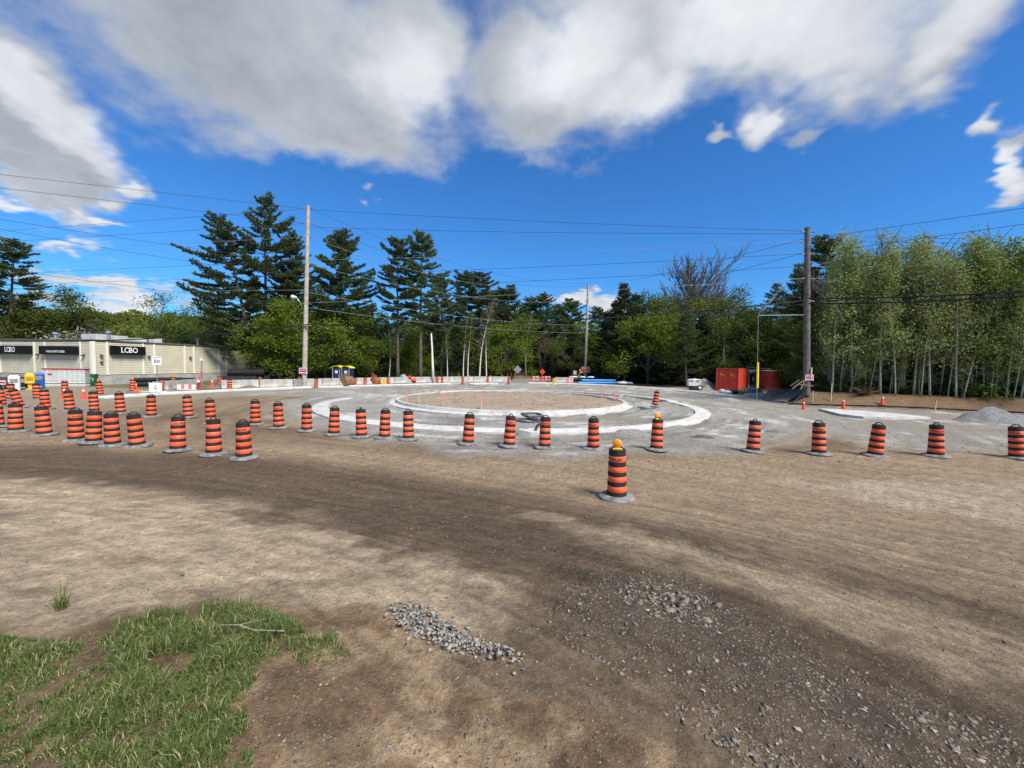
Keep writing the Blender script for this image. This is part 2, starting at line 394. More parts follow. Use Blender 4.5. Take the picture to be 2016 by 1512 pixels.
# relief: wheel ruts, footmarks, lumps
gz = terr(gx, gy)
near = sm(40, 12, np.hypot(gx, gy))
gz = gz + near * ((fbm(gx * 1.3, gy * 1.3, 3) - .5) * .05 + (streak - .5) * .05 + (tread - .5) * .03 + (fbm(gx * 7, gy * 7, 4, .65) - .5) * .034 * (0.4 + w_soil + w_grass) + (fbm(gx * 2.6 + 7, gy * 2.6, 3) - .5) * .05 * w_soil)
gz += sm(10, 14, gy) * sm(70, 60, gy) * (fbm(gx * .45, gy * .45, 4) - .5) * .10
apr = sm(9.0, 9.6, rad) * sm(12.0, 11.6, rad); gz += apr * (fbm(gx * .9, gy * .9, 4) - .35) * .18
rin = np.hypot(gx - C_IN[0], gy - C_IN[1]); rout = np.hypot(gx - C_OUT[0], gy - C_OUT[1])
spill = sm(.46, .70, fbm(gx * .8 + 3, gy * .8, 4)); gz += .16 * spill * (np.exp(-((rin - 8.85) / .3) ** 2) * sm(8.4, 8.6, rin) + np.exp(-((rout - 13.0) / .30) ** 2) * .8 + np.exp(-((rout - 11.8) / .3) ** 2) * .9)
rut = np.zeros_like(gz)
for (a, b) in (((935, 1150), (1420, 1512)), ((965, 1150), (1500, 1512)), ((1000, 1165), (1620, 1512))):
    A, B = G(*a), G(*b); ex, ey = B.x - A.x, B.y - A.y; L = math.hypot(ex, ey)
    t = ((gx - A.x) * ex + (gy - A.y) * ey) / L ** 2; dd = ((gx - A.x) * ey - (gy - A.y) * ex) / L + .08 * np.sin(t * 5)
    rut += np.exp(-(dd / .07) ** 2) * sm(-.1, .1, t) * .03
gz -= rut
nx_, ny_ = len(XS), len(YS)
idx = np.arange(nx_ * ny_).reshape(ny_, nx_)
quads = np.stack([idx[:-1, :-1], idx[:-1, 1:], idx[1:, 1:], idx[1:, :-1]], -1).reshape(-1, 4)
pebble = np.clip(works * .6 + mask(P_GRAV, .4) * 1.0 + .30 + w_soil * .15 - w_grass * .2 - mask(P_TAN, .3) * .15, 0, 1)
def ground_mat():
    m = bpy.data.materials.new('packed_dirt_and_crushed_stone'); m.use_nodes = True; t = m.node_tree; b = t.nodes['Principled BSDF']
    b.inputs['Roughness'].default_value = .92; b.inputs['Specular IOR Level'].default_value = .15
    at = nd(t, 'ShaderNodeAttribute', attribute_name='Col'); pe = nd(t, 'ShaderNodeAttribute', attribute_name='pebble')
    tc = nd(t, 'ShaderNodeTexCoord').outputs['Object']
    n1 = noise(t, tc, 3.0, 9, .74); n2 = noise(t, tc, 26, 6, .78); n3 = noise(t, tc, 120, 3, .7); n4 = noise(t, tc, 9.0, 5, .7)
    v1 = mth(t, 'MULTIPLY', mth(t, 'ADD', .45, mth(t, 'MULTIPLY', n1.outputs['Fac'], 1.1)), mth(t, 'ADD', .80, mth(t, 'MULTIPLY', ramp(t, n4.outputs['Fac'], .36, .62), .34)))
    v2 = mth(t, 'ADD', .05, mth(t, 'MULTIPLY', n2.outputs['Fac'], 1.9))
    v3 = mth(t, 'ADD', .40, mth(t, 'MULTIPLY', n3.outputs['Fac'], 1.2))
    val = mth(t, 'MULTIPLY', mth(t, 'MULTIPLY', v1, v2), v3)
    vn = nd(t, 'ShaderNodeCombineColor'); [t.links.new(val, vn.inputs[i]) for i in range(3)]
    base = mixc(t, 1.0, at.outputs['Color'], vn.outputs[0], 'MULTIPLY')
    vo = nd(t, 'ShaderNodeTexVoronoi', feature='F1'); vo.inputs['Scale'].default_value = 42; t.links.new(tc, vo.inputs['Vector'])
    sp = nd(t, 'ShaderNodeSeparateColor'); t.links.new(vo.outputs['Color'], sp.inputs[0])
    stone = mth(t, 'MULTIPLY', ramp(t, vo.outputs['Distance'], .42, .30), mth(t, 'LESS_THAN', sp.outputs[0], mth(t, 'MULTIPLY', pe.outputs['Fac'], .42)))
    sc_ = mixc(t, sp.outputs[1], (.10, .095, .09), (.40, .385, .36))
    base = mixc(t, mth(t, 'MULTIPLY', stone, .75), base, sc_)
    t.links.new(base, b.inputs['Base Color'])
    h = mth(t, 'ADD', mth(t, 'MULTIPLY', n2.outputs['Fac'], 1.0), mth(t, 'ADD', mth(t, 'MULTIPLY', stone, .35), mth(t, 'MULTIPLY', n3.outputs['Fac'], .35)))
    bp = nd(t, 'ShaderNodeBump'); bp.inputs['Strength'].default_value = 1.0; bp.inputs['Distance'].default_value = .045
    t.links.new(h, bp.inputs['Height']); t.links.new(bp.outputs[0], b.inputs['Normal']); return m
GROUND_MAT = ground_mat()
def colour_attr(me, c, peb):
    a = me.attributes.new('Col', 'FLOAT_COLOR', 'POINT'); a.data.foreach_set('color', np.concatenate([c, np.ones((len(c), 1))], 1).astype(np.float32).ravel())
    p = me.attributes.new('pebble', 'FLOAT', 'POINT'); p.data.foreach_set('value', np.asarray(peb, np.float32))
col *= np.array([1.14, 1.06, .915]) * (1 - works[:, None]) + np.array([1.0, 1.0, .985]) * works[:, None]; col *= (1 + (tread - .5) * .75)[:, None]; col *= (0.80 + .40 * fbm(gx * 4.1 + 2, gy * 4.1, 4))[:, None]
gme = np_mesh('ground', np.stack([gx, gy, gz], 1), quads, GROUND_MAT); colour_attr(gme, col, pebble)
gme.polygons.foreach_set('use_smooth', [True] * len(gme.polygons))
ground = struct(obj('ground', gme))
def gz_at(x, y):                    # bilinear height of the finished sheet
    i = np.clip(np.searchsorted(XS, x) - 1, 0, nx_ - 2); j = np.clip(np.searchsorted(YS, y) - 1, 0, ny_ - 2)
    fx = (x - XS[i]) / (XS[i + 1] - XS[i]); fy = (y - YS[j]) / (YS[j + 1] - YS[j]); Z = gz.reshape(ny_, nx_)
    return (Z[j, i] * (1 - fx) + Z[j, i + 1] * fx) * (1 - fy) + (Z[j + 1, i] * (1 - fx) + Z[j + 1, i + 1] * fx) * fy
def on(px, py):
    p = G(px, py); p.z = float(gz_at(np.array(p.x), np.array(p.y))); return p
def drop(x, y): return Vector((x, y, float(gz_at(np.array(x), np.array(y)))))

# ------------------------------------------------------------------ stones
ICO = np.array([(-1, -1, -1), (1, -1, -1), (1, 1, -1), (-1, 1, -1), (-1, -1, 1), (1, -1, 1), (1, 1, 1), (-1, 1, 1)]) * .55
IQ = np.array([(0, 3, 2, 1), (4, 5, 6, 7), (0, 1, 5, 4), (1, 2, 6, 5), (2, 3, 7, 6), (3, 0, 4, 7)])
STONE_MAT = None
def stone_mat(nm='crushed_granite', c1=(.075, .065, .052), c2=(.215, .19, .155), c3=(.24, .205, .16)):
    m = bpy.data.materials.new(nm); m.use_nodes = True; t = m.node_tree; b = t.nodes['Principled BSDF']
    g = nd(t, 'ShaderNodeNewGeometry'); b.inputs['Roughness'].default_value = .85; b.inputs['Specular IOR Level'].default_value = .2
    c = mixc(t, g.outputs['Random Per Island'], c1, c2)
    tc = nd(t, 'ShaderNodeTexCoord').outputs['Object']; n = noise(t, tc, 45, 4)
    t.links.new(mixc(t, ramp(t, n.outputs['Fac'], .3, .75), c, c3), b.inputs['Base Color']); return m
STONE_MAT = stone_mat()
STONE_PALE = mat('pale_stone', (.34, .315, .27), (.19, .17, .14), 30, .85, .4, 90)
def stones(cx, cy, size, flat=.62):
    n = len(cx); v = ICO[None] * (1 + RNG.uniform(-.7, .5, (n, 8, 3)))
    v = v * np.stack([RNG.uniform(.8, 1.7, n), RNG.uniform(.55, 1.0, n), RNG.uniform(flat * .45, flat * 1.1, n)], 1)[:, None, :] * (size[:, None, None] * .5)
    a = RNG.uniform(0, 6.28, n); ca, sa = np.cos(a)[:, None], np.sin(a)[:, None]; tl = RNG.normal(0, .25, n)[:, None]
    x = v[..., 0] * ca - v[..., 1] * sa; y = v[..., 0] * sa + v[..., 1] * ca; z = v[..., 2] + x * tl
    z = z + (gz_at(cx, cy) + size * .04)[:, None]
    V = np.stack([x + cx[:, None], y + cy[:, None], z], -1).reshape(-1, 3)
    return V, (IQ[None] + 8 * np.arange(n)[:, None, None]).reshape(-1, 4)
def scatter_poly(poly, n, soft=0.0):
    lo, hi = poly.min(0) - soft, poly.max(0) + soft; x = RNG.uniform(lo[0], hi[0], n * 6); y = RNG.uniform(lo[1], hi[1], n * 6)
    d = poly_sd(poly, x, y) + (fbm(x * 1.7, y * 1.7, 3) - .5) * 1.2 * soft; k = np.where(d > 0)[0][:n]; return x[k], y[k]
SX, SY, SS = [], [], []
def more(x, y, s): SX.append(x); SY.append(y); SS.append(s)
x, y = scatter_poly(P_GRAV, 2600, .6); more(x, y, RNG.gamma(1.5, .0075, len(x)) + .006)
x, y = scatter_poly(pts((1220, 1150), (1330, 1150), (1430, 1200), (1400, 1240), (1280, 1220), (1225, 1185)), 260, .1); more(x, y, RNG.gamma(2.2, .014, len(x)) + .010)
x, y = scatter_poly(pts((1300, 1390), (1400, 1400), (1640, 1540), (1500, 1540)), 200, .15); more(x, y, RNG.gamma(2.0, .009, len(x)) + .008)
x, y = scatter_poly(pts((1700, 1380), (2000, 1440), (2060, 1540), (1850, 1540)), 170, .2); more(x, y, RNG.gamma(2.0, .010, len(x)) + .008)
for _ in range(2):                  # loose stone over the whole near road
    x = RNG.uniform(-7, 12, 3200); y = RNG.uniform(1.2, 13, 3200); k = fbm(x * .8, y * .8 + _ * 9, 3) > .47; more(x[k], y[k], RNG.gamma(1.8, .008, k.sum()) + .006)
x = RNG.uniform(-26, 34, 6500); y = RNG.uniform(11, 30, 6500); k = (fbm(x * .6, y * .6, 3) > .5) & (np.hypot(x, y - 29.3) > 8.9); more(x[k], y[k], RNG.gamma(2, .016, k.sum()) + .016)
u = RNG.random(30000) ** 1.5; y = 1.1 + 13 * u; x = RNG.uniform(-1, 1, 30000) * (1.45 * y + .4); k = fbm(x * 1.1, y * 1.1, 3) > .40; more(x[k], y[k], (RNG.gamma(1.6, .0048, k.sum()) + .004) * (0.75 + .09 * y[k]))
V, Q = stones(np.concatenate(SX), np.concatenate(SY), np.concatenate(SS))
o = obj('loose_gravel', np_mesh('loose_gravel', V, Q, STONE_MAT)); o['kind'] = 'stuff'; o['label'] = 'loose crushed stone scattered over the dirt road'; o['category'] = 'gravel'
# small creamy pebbles in the soil
x, y = scatter_poly(P_SOIL, 420, .1); V, Q = stones(x, y, RNG.gamma(1.2, .005, len(x)) + .003)
o = obj('soil_pebbles', np_mesh('soil_pebbles', V, Q, mat('cream_pebble', (.40, .31, .21), (.20, .15, .10), 60, .9))); o['kind'] = 'stuff'; o['label'] = 'small cream pebbles lying in the brown soil'; o['category'] = 'pebbles'
# the heap of fresh stone at the road's edge
HEAP = [(790, 1200), (815, 1215), (845, 1238), (880, 1252), (915, 1268), (950, 1275), (985, 1290), (1030, 1308)]
hx, hy, hs = [], [], []
for i in range(len(HEAP) - 1):
    A, B = G(*HEAP[i]), G(*HEAP[i + 1]); n = (150, 200, 150, 100, 60, 40, 25)[i]; t = RNG.random(n); wd = (.06, .085, .075, .06, .045, .05, .05)[i]
    hx.append(A.x + (B.x - A.x) * t + RNG.normal(0, wd, n)); hy.append(A.y + (B.y - A.y) * t + RNG.normal(0, wd, n)); hs.append(RNG.gamma(4, .0058, n) + .008)
hx, hy, hs = map(np.concatenate, (hx, hy, hs))
STONE_PALE = stone_mat('broken_grey_stone', (.13, .12, .105), (.40, .375, .33), (.33, .30, .25))
V, Q = stones(hx, hy, hs, .8); lift = np.repeat(RNG.random(len(hx)) ** 2 * .05, 8); V[:, 2] += lift
o = obj('gravel_heap', np_mesh('gravel_heap', V, Q, STONE_PALE)); o['kind'] = 'stuff'; o['label'] = 'low strip of pale broken stone at the edge of the dirt road'; o['category'] = 'gravel'
protos = []
for i in range(6):
    V, Q = stones(np.zeros(1), np.array([-50.0]), np.ones(1), .7); V = V - V.mean(0); protos.append(np_mesh('stone', V, Q, STONE_PALE))
big = [(289, 1163, .09), (977, 1323, .055), (940, 1410, .055), (882, 1238, .085), (945, 1272, .06), (985, 1283, .05), (800, 1226, .055), (830, 1248, .05), (845, 1232, .06),
       (905, 1254, .05), (1258, 1163, .10), (1275, 1202, .11), (1330, 1217, .10), (1362, 1223, .09), (1412, 1195, .10), (1385, 1195, .08), (1410, 1305, .12), (1318, 1315, .08),
       (1355, 1322, .09), (1385, 1357, .08), (1345, 1413, .09), (1312, 1405, .06), (1445, 1360, .08), (1415, 1245, .08), (1290, 1185, .08), (1310, 1175, .07), (1240, 1180, .06),
       (1570, 1437, .10), (1620, 1428, .09), (1530, 1460, .08), (1450, 1440, .07), (1480, 1490, .07), (1510, 1475, .08), (1700, 1400, .09), (1750, 1470, .10), (1930, 1500, .11),
       (1840, 1440, .09), (1120, 1198, .06), (1110, 1150, .05), (1490, 1120, .05), (1480, 1070, .06), (1160, 1215, .06), (1175, 1330, .05), (1227, 1298, .05), (1115, 1333, .04),
       (1060, 1230, .05), (930, 1228, .05), (1590, 1345, .08), (1690, 1370, .08), (1880, 1480, .08), (455, 1150, .05), (640, 1160, .04), (1370, 955, .09), (1395, 965, .08)]
for i, (a, b, s) in enumerate(big):
    p = on(a, b); c = obj('stone', protos[i % 6], ground); c.location = (p.x, p.y, p.z + s * .06); c.rotation_euler = (RNG.normal(0, .2), RNG.normal(0, .2), RNG.uniform(0, 6.28)); s *= .56; c.scale = (s, s * .75, s * .55)

# ------------------------------------------------------------------ grass in the near left corner
def blades(n, poly, hgt, thr, seed, green):
    x, y = scatter_poly(poly, n, .15)
    dens = .62 * fbm(x * 3.1 + seed, y * 3.1, 3) + .38 * fbm(x * 13 + seed, y * 13, 2) + .12 * np.clip(poly_sd(poly, x, y), 0, .6); k = RNG.random(len(x)) < np.clip((dens - thr + .04) / .26, 0, 1); x, y, dens = x[k], y[k], dens[k]
    n = len(x); h = hgt * (RNG.uniform(.35, 1.0, n) + 1.1 * (RNG.random(n) < .10)) * (0.6 + 1.2 * np.clip(dens - thr, 0, .4) / .25); a = RNG.uniform(0, 6.28, n); w = RNG.uniform(.0014, .0032, n)
    lean = RNG.uniform(.15, .95, n) * h; la = a + RNG.normal(0, .8, n); dx, dy = np.cos(la) * lean, np.sin(la) * lean
    px_, py_ = -np.sin(a) * w, np.cos(a) * w; z = gz_at(x, y) - .005
    v = np.empty((n, 6, 3))
    for i, (f, wf, zf) in enumerate(((0, 1, 0), (.35, .85, .62), (1, .12, 1.0 - 0))):
        zz = z + h * (zf if i < 2 else np.clip(1.05 - .35 * (lean / h), .5, 1))
        for s, sg in ((0, -1), (1, 1)):
            v[:, i * 2 + s, 0] = x + dx * f + sg * px_ * wf; v[:, i * 2 + s, 1] = y + dy * f + sg * py_ * wf; v[:, i * 2 + s, 2] = zz
    q = np.array([(0, 1, 3, 2), (2, 3, 5, 4)])
    return v.reshape(-1, 3), (q[None] + 6 * np.arange(n)[:, None, None]).reshape(-1, 4)
def grass_mat():
    m = leafmat('grass_blade', (.075, .124, .030), (.19, .222, .074), .3); t = m.node_tree; g = t.nodes['Geometry']; mx = next(n for n in t.nodes if n.type == 'MIX'); hv = next(n for n in t.nodes if n.type == 'HUE_SAT')
    t.links.new(mixc(t, ramp(t, g.outputs['Random Per Island'], .84, .86), mx.outputs[2], (.42, .35, .20)), hv.inputs['Color']); return m
V1, Q1 = blades(230000, P_GRASS, .029, .455, 3, 0); V2, Q2 = blades(26000, pts((215, 1240), (330, 1205), (440, 1192), (560, 1212), (600, 1250), (400, 1290), (230, 1290)), .040, .44, 8, 0)
V3, Q3 = blades(900, pts((95, 1200), (140, 1180), (150, 1190), (110, 1212)), .08, .2, 5, 0); V4, Q4 = blades(2500, pts((560, 1255), (660, 1235), (720, 1290), (600, 1330)), .035, .55, 5, 0)
V = np.concatenate([V1, V2, V3, V4]); q = [Q1, Q2, Q3, Q4]; off = np.cumsum([0, len(V1), len(V2), len(V3)]); Q = np.concatenate([a + b for a, b in zip(q, off)])
o = obj('grass', np_mesh('grass', V, Q, grass_mat())); o['kind'] = 'stuff'; o['label'] = 'patchy green grass in the near left corner'; o['category'] = 'grass'
# the dead twig in the grass
mb = MB()
def path(pp, lift=.055): return [on(a, b) + Vector((0, 0, lift)) for a, b in pp]
mb.tube(path([(430, 1246), (470, 1250), (500, 1258), (560, 1262)]), [.004, .006, .007, .005], 5)
mb.tube(path([(470, 1250), (505, 1238), (540, 1232)]), [.004, .004, .002], 5); mb.tube(path([(462, 1246), (464, 1232), (448, 1219)]), [.004, .003, .002], 5)
tag(mb.build('fallen_twig', mat('dead_wood', (.35, .30, .24), None, 30, .9)), 'pale dead forked twig lying on the grass', 'twig')

# ------------------------------------------------------------------ concrete kerbs
CONC = mat('new_concrete', (.53, .52, .49), (.36, .345, .315), 1.7, .9, .25, 40, detail=8, contrast=(.30, .56))
CONC_OLD = mat('weathered_concrete', (.46, .445, .415), (.25, .235, .21), 1.1, .92, .35, 30, contrast=(.3, .72))
def arc(mb, c, prof, a0, a1, n, dz=0.0):
    rows = []
    for i in range(n + 1):
        a = a0 + (a1 - a0) * i / n; s, co = math.sin(a), math.cos(a)
        rows.append([(c[0] + r * s, c[1] - r * co, z + dz) for r, z in prof])
    mb.rings(rows, True, True); return mb
inner = thing('roundabout_kerb', 'raised pale concrete kerb ring around the brown earth island', 'kerb'); inner['kind'] = 'structure'; del inner['category']
PROF_IN = [(8.0, -.2), (8.0, .285), (8.02, .30), (8.19, .30), (8.21, .285), (8.25, .12), (8.64, .075), (8.64, -.2)][::-1]
NS = 22
for i in range(NS):
    a0 = 2 * math.pi * i / NS + .0009; a1 = 2 * math.pi * (i + 1) / NS - .0009
    smooth_by_angle(arc(MB(), C_IN, PROF_IN, a0, a1, 8).build('kerb_section', CONC, inner), 30)
outer = thing('apron_kerb', 'wide flat concrete ring round the truck apron', 'kerb'); outer['kind'] = 'structure'; del outer['category']
PROF_OUT = [(11.98, -.2), (11.98, .10), (12.0, .115), (12.82, .085), (12.85, .07), (12.85, -.2)][::-1]
NO = 30; gapA = math.atan2(.25, 12.9)
for i in range(NO):
    a0 = gapA + .036 + (2 * math.pi - .072) * i / NO + .0006; a1 = gapA + .036 + (2 * math.pi - .072) * (i + 1) / NO - .0006
    am = (a0 + a1) / 2; raised = .11 if R(98) < am < R(180) else 0.0
    if R(232) < am < R(262): continue                          # buried under sand and rubble
    if R(262) < am < R(275): raised = -.02
    smooth_by_angle(arc(MB(), C_OUT, PROF_OUT, a0, a1, 6, raised).build('kerb_section', CONC, outer), 30)
def kerb_line(name, label, pix, w=.85, h=.14, seg=3.2, root=None):
    P = [on(*p) for p in pix]; k = root or thing(name, label, 'kerb'); 
    if root is None: k['kind'] = 'structure'; del k['category']
    L = [0]; [L.append(L[-1] + (P[i + 1] - P[i]).length) for i in range(len(P) - 1)]
    def at(s):
        i = max(0, min(len(P) - 2, next((j for j in range(len(P) - 1) if L[j + 1] >= s), len(P) - 2))); t = (s - L[i]) / (L[i + 1] - L[i]); return P[i].lerp(P[i + 1], t)
    n = max(1, int(L[-1] / seg))
    for i in range(n):
        s0, s1 = L[-1] * i / n + .006, L[-1] * (i + 1) / n - .006; rows = []
        for j in range(5):
            s = s0 + (s1 - s0) * j / 4; p = at(s); tn = (at(min(L[-1], s + .8)) - at(max(0, s - .8))); tn.z = 0; tn.normalize(); nr = Vector((-tn.y, tn.x, 0))
            rows.append([tuple(p + nr * o_ + Vector((0, 0, z))) for o_, z in ((-w / 2, -.15), (-w / 2, .05), (w * .22, .075), (w * .3, h), (w / 2, h), (w / 2, -.15))][::-1])
        MB().rings(rows, True, True).build('kerb_section', CONC, k)
    return k
kerb_line('outer_kerb', 'white concrete kerb line running in front of the concrete barriers', [(196, 785), (330, 776), (452, 770.5), (600, 764.3), (760, 759.2), (888, 756.2)], 1.0, .16)
kerb_line('outer_kerb', 'white concrete kerb line curving in front of the blue pipes and red container', [(1040, 754.6), (1110, 756), (1200, 759.5), (1300, 766), (1380, 773), (1446, 781)], 1.0, .16)
kerb_line('outer_kerb', 'short white kerb piece in the road opening before the barriers', [(928, 757), (955, 756), (980, 756.5)], 1.4, .16)
isl = [G(a, b, .13) for a, b in ((1612, 804), (1650, 805.5), (1700, 808.5), (1770, 814), (1832, 821), (1760, 822), (1700, 820), (1655, 815))]
mb = MB(); mb.prism([(p.x, p.y) for p in isl][::-1], -.1, .13)
struct(mb.build('traffic_island', CONC), 'pale wedge of fresh concrete paving beyond the right drums')
# brown earth in the middle island
rr = np.concatenate([[0.0], np.linspace(.4, 7.99, 34)]); tt = np.linspace(0, 2 * math.pi, 121)[:-1]; RR, TT = np.meshgrid(rr, tt, indexing='ij')
ix = C_IN[0] + RR * np.sin(TT); iy = C_IN[1] - RR * np.cos(TT)
edge = sm(6.9, 7.9, RR); backr = sm(.1, -.5, np.cos(TT)) * sm(-.55, .05, np.sin(TT))
iz = .26 + (fbm(ix * 1.1, iy * 1.1, 5, .7) - .5) * .34 + (1 - (RR / 8) ** 2) * .10 - edge * backr * .42 - edge * .05
i2 = np.arange(ix.size).reshape(ix.shape); q = np.stack([i2[:-1], np.roll(i2, -1, 1)[:-1], np.roll(i2, -1, 1)[1:], i2[1:]], -1).reshape(-1, 4)
ime = np_mesh('island_earth', np.stack([ix.ravel(), iy.ravel(), iz.ravel()], 1), q, GROUND_MAT)
ic = np.array((.335, .262, .19)) * (0.8 + .45 * fbm(ix.ravel() * .9, iy.ravel() * .9, 4))[:, None]; colour_attr(ime, ic, np.full(ix.size, .5))
struct(obj('island_earth', ime))
a = RNG.uniform(0, 6.283, 900); r = 7.8 * np.sqrt(RNG.random(900)); sx_, sy_ = C_IN[0] + r * np.sin(a), C_IN[1] - r * np.cos(a); ss = RNG.gamma(1.6, .035, 900) + .03
sz_ = .26 + (fbm(sx_ * 1.1, sy_ * 1.1, 5, .7) - .5) * .34 + (1 - (r / 8) ** 2) * .10 - sm(6.9, 7.9, r) * (.05 + .42 * sm(.1, -.5, np.cos(a)) * sm(-.55, .05, np.sin(a)))
V, Q = stones(sx_, sy_, ss, .7); V[:, 2] += np.repeat(sz_ - gz_at(sx_, sy_), 8)
o = obj('island_stones', np_mesh('island_stones', V, Q, stone_mat('island_stone', (.14, .11, .08), (.46, .39, .30), (.34, .27, .20)))); o['kind'] = 'stuff'; o['label'] = 'small stones strewn over the brown earth island'; o['category'] = 'stones'
def mound(name, label, cat, c, rx, ry, h, colr, peb=.6, rz=0.0, n=26, rough=.35):
    u = np.linspace(-1.25, 1.25, n); U, Vv = np.meshgrid(u, u); r = np.hypot(U, Vv); sd = RNG.uniform(0, 50)
    z = h * (sm(1.1, 0.0, r + (fbm(U * 1.8 + sd, Vv * 1.8, 3) - .5) * .5)) * (1 + rough * (fbm(U * 3 + sd, Vv * 3, 4) - .5) * 2) - .03
    z = np.where(r > 1.15, -.15, z)
    ca, sa = math.cos(rz), math.sin(rz); x = U * rx * ca - Vv * ry * sa; y = U * rx * sa + Vv * ry * ca
    i = np.arange(n * n).reshape(n, n); q = np.stack([i[:-1, :-1], i[:-1, 1:], i[1:, 1:], i[1:, :-1]], -1).reshape(-1, 4)
    me = np_mesh(name, np.stack([x.ravel(), y.ravel(), z.ravel()], 1), q, GROUND_MAT)
    colour_attr(me, np.array(colr) * (.75 + .5 * fbm(x.ravel() * 1.5 + sd, y.ravel() * 1.5, 4))[:, None], np.full(n * n, peb))
    me.polygons.foreach_set('use_smooth', [True] * len(me.polygons))
    o = obj(name, me, None, c); return tag(o, label, cat)
GREY = (.30, .285, .26); BRN = (.22, .165, .115)
mound('gravel_pile', 'dark grey gravel pile behind the rightmost drums', 'gravel pile', on(1950, 830), 2.2, 1.0, .85, (.21, .21, .205), .9)
mound('gravel_pile', 'grey gravel pile between the white trailer and the red container', 'gravel pile', on(1385, 767), 2.6, 1.8, 1.35, (.24, .23, .21), .8)
mound('sand_pile', 'low brown sand heap in front of the concrete barriers', 'sand pile', on(492, 766), 1.5, .6, .42, (.23, .175, .125), .4)
mound('gravel_pile', 'grey gravel heap at the foot of the metal sheets', 'gravel pile', on(1490, 783), 2.6, 1.0, .5, GREY, .7)
mound('gravel_pile', 'long low gravel ridge left of the metal sheets', 'gravel pile', on(1430, 789), 1.6, .7, .32, GREY, .7)
mound('sand_pile', 'heap of sand and rubble burying the left end of the apron ring', 'sand pile', on(722, 782), 1.7, 1.0, .42, (.33, .315, .285), .7)
mound('sand_pile', 'grey sand heap beside the leaning drum on the apron', 'sand pile', on(1262, 800), 1.3, .9, .38, (.31, .30, .275), .5)
mound('rubble_pile', 'small heap of broken ground in the gap of the front concrete ring', 'rubble', on(1022, 851), .9, .55, .22, (.30, .27, .225), .9)
mound('spoil_pile', 'dark clod of earth on grey gravel right of the lit drum', 'soil clod', on(1380, 863), .6, .22, .14, (.13, .11, .09), .6)
mound('spoil_pile', 'small dark mud patch on grey gravel between two right drums', 'soil clod', on(1528, 850), .7, .3, .14, (.18, .165, .14), .6)
# ------------------------------------------------------------------ construction drums
ORANGE = mat('reflective_orange', (1.0, .125, .022), (.80, .115, .03), 9, .42, .05, 200, spec=.45)
def worn_orange():
    m = bpy.data.materials.new('worn_reflective_orange'); m.use_nodes = True; t = m.node_tree; b = t.nodes['Principled BSDF']; oi = nd(t, 'ShaderNodeObjectInfo'); b.inputs['Roughness'].default_value = .45
    tc = nd(t, 'ShaderNodeTexCoord').outputs['Object']; va = nd(t, 'ShaderNodeVectorMath', operation='ADD'); t.links.new(tc, va.inputs[0]); t.links.new(oi.outputs['Location'], va.inputs[1]); n = noise(t, va.outputs[0], 7, 6, .65); n2 = noise(t, va.outputs[0], 30, 4, .6)
    c = mixc(t, mth(t, 'MULTIPLY', oi.outputs['Random'], .55), (.92, .092, .016), (.88, .165, .075))
    c = mixc(t, mth(t, 'MULTIPLY', ramp(t, n.outputs['Fac'], .44, .72), .65), c, (.46, .28, .18)); c = mixc(t, mth(t, 'MULTIPLY', ramp(t, n2.outputs['Fac'], .62, .70), .5), c, (.25, .10, .05))
    t.links.new(c, b.inputs['Base Color']); return m
ORANGE = worn_orange()
BLK = mat('black_plastic', (.022, .021, .021), (.034, .031, .028), 14, .65, .1, 60, spec=.18)
RUB = mat('dusty_rubber', (.25, .245, .235), (.11, .105, .10), 8, .85, .35, 70)
INK = mat('black_print', (.012, .011, .011), None, 20, .6)
AMBER = mat('amber_lens', (.95, .36, .01), (.80, .24, .01), 30, .18, .25, 110, spec=.6)
YEL = mat('yellow_plastic', (.80, .55, .03), (.62, .40, .03), 12, .5)
BODY_Z = (.055, .975); RT, RB = .158, .190
FR = [('b', .108), ('o', .133), ('b', .083), ('o', .125), ('b', .083), ('o', .125), ('b', .092), ('o', .133), ('b', .118)]
def drum_r(z): t = (z - BODY_Z[0]) / (BODY_Z[1] - BODY_Z[0]); return RB + (RT - RB) * t
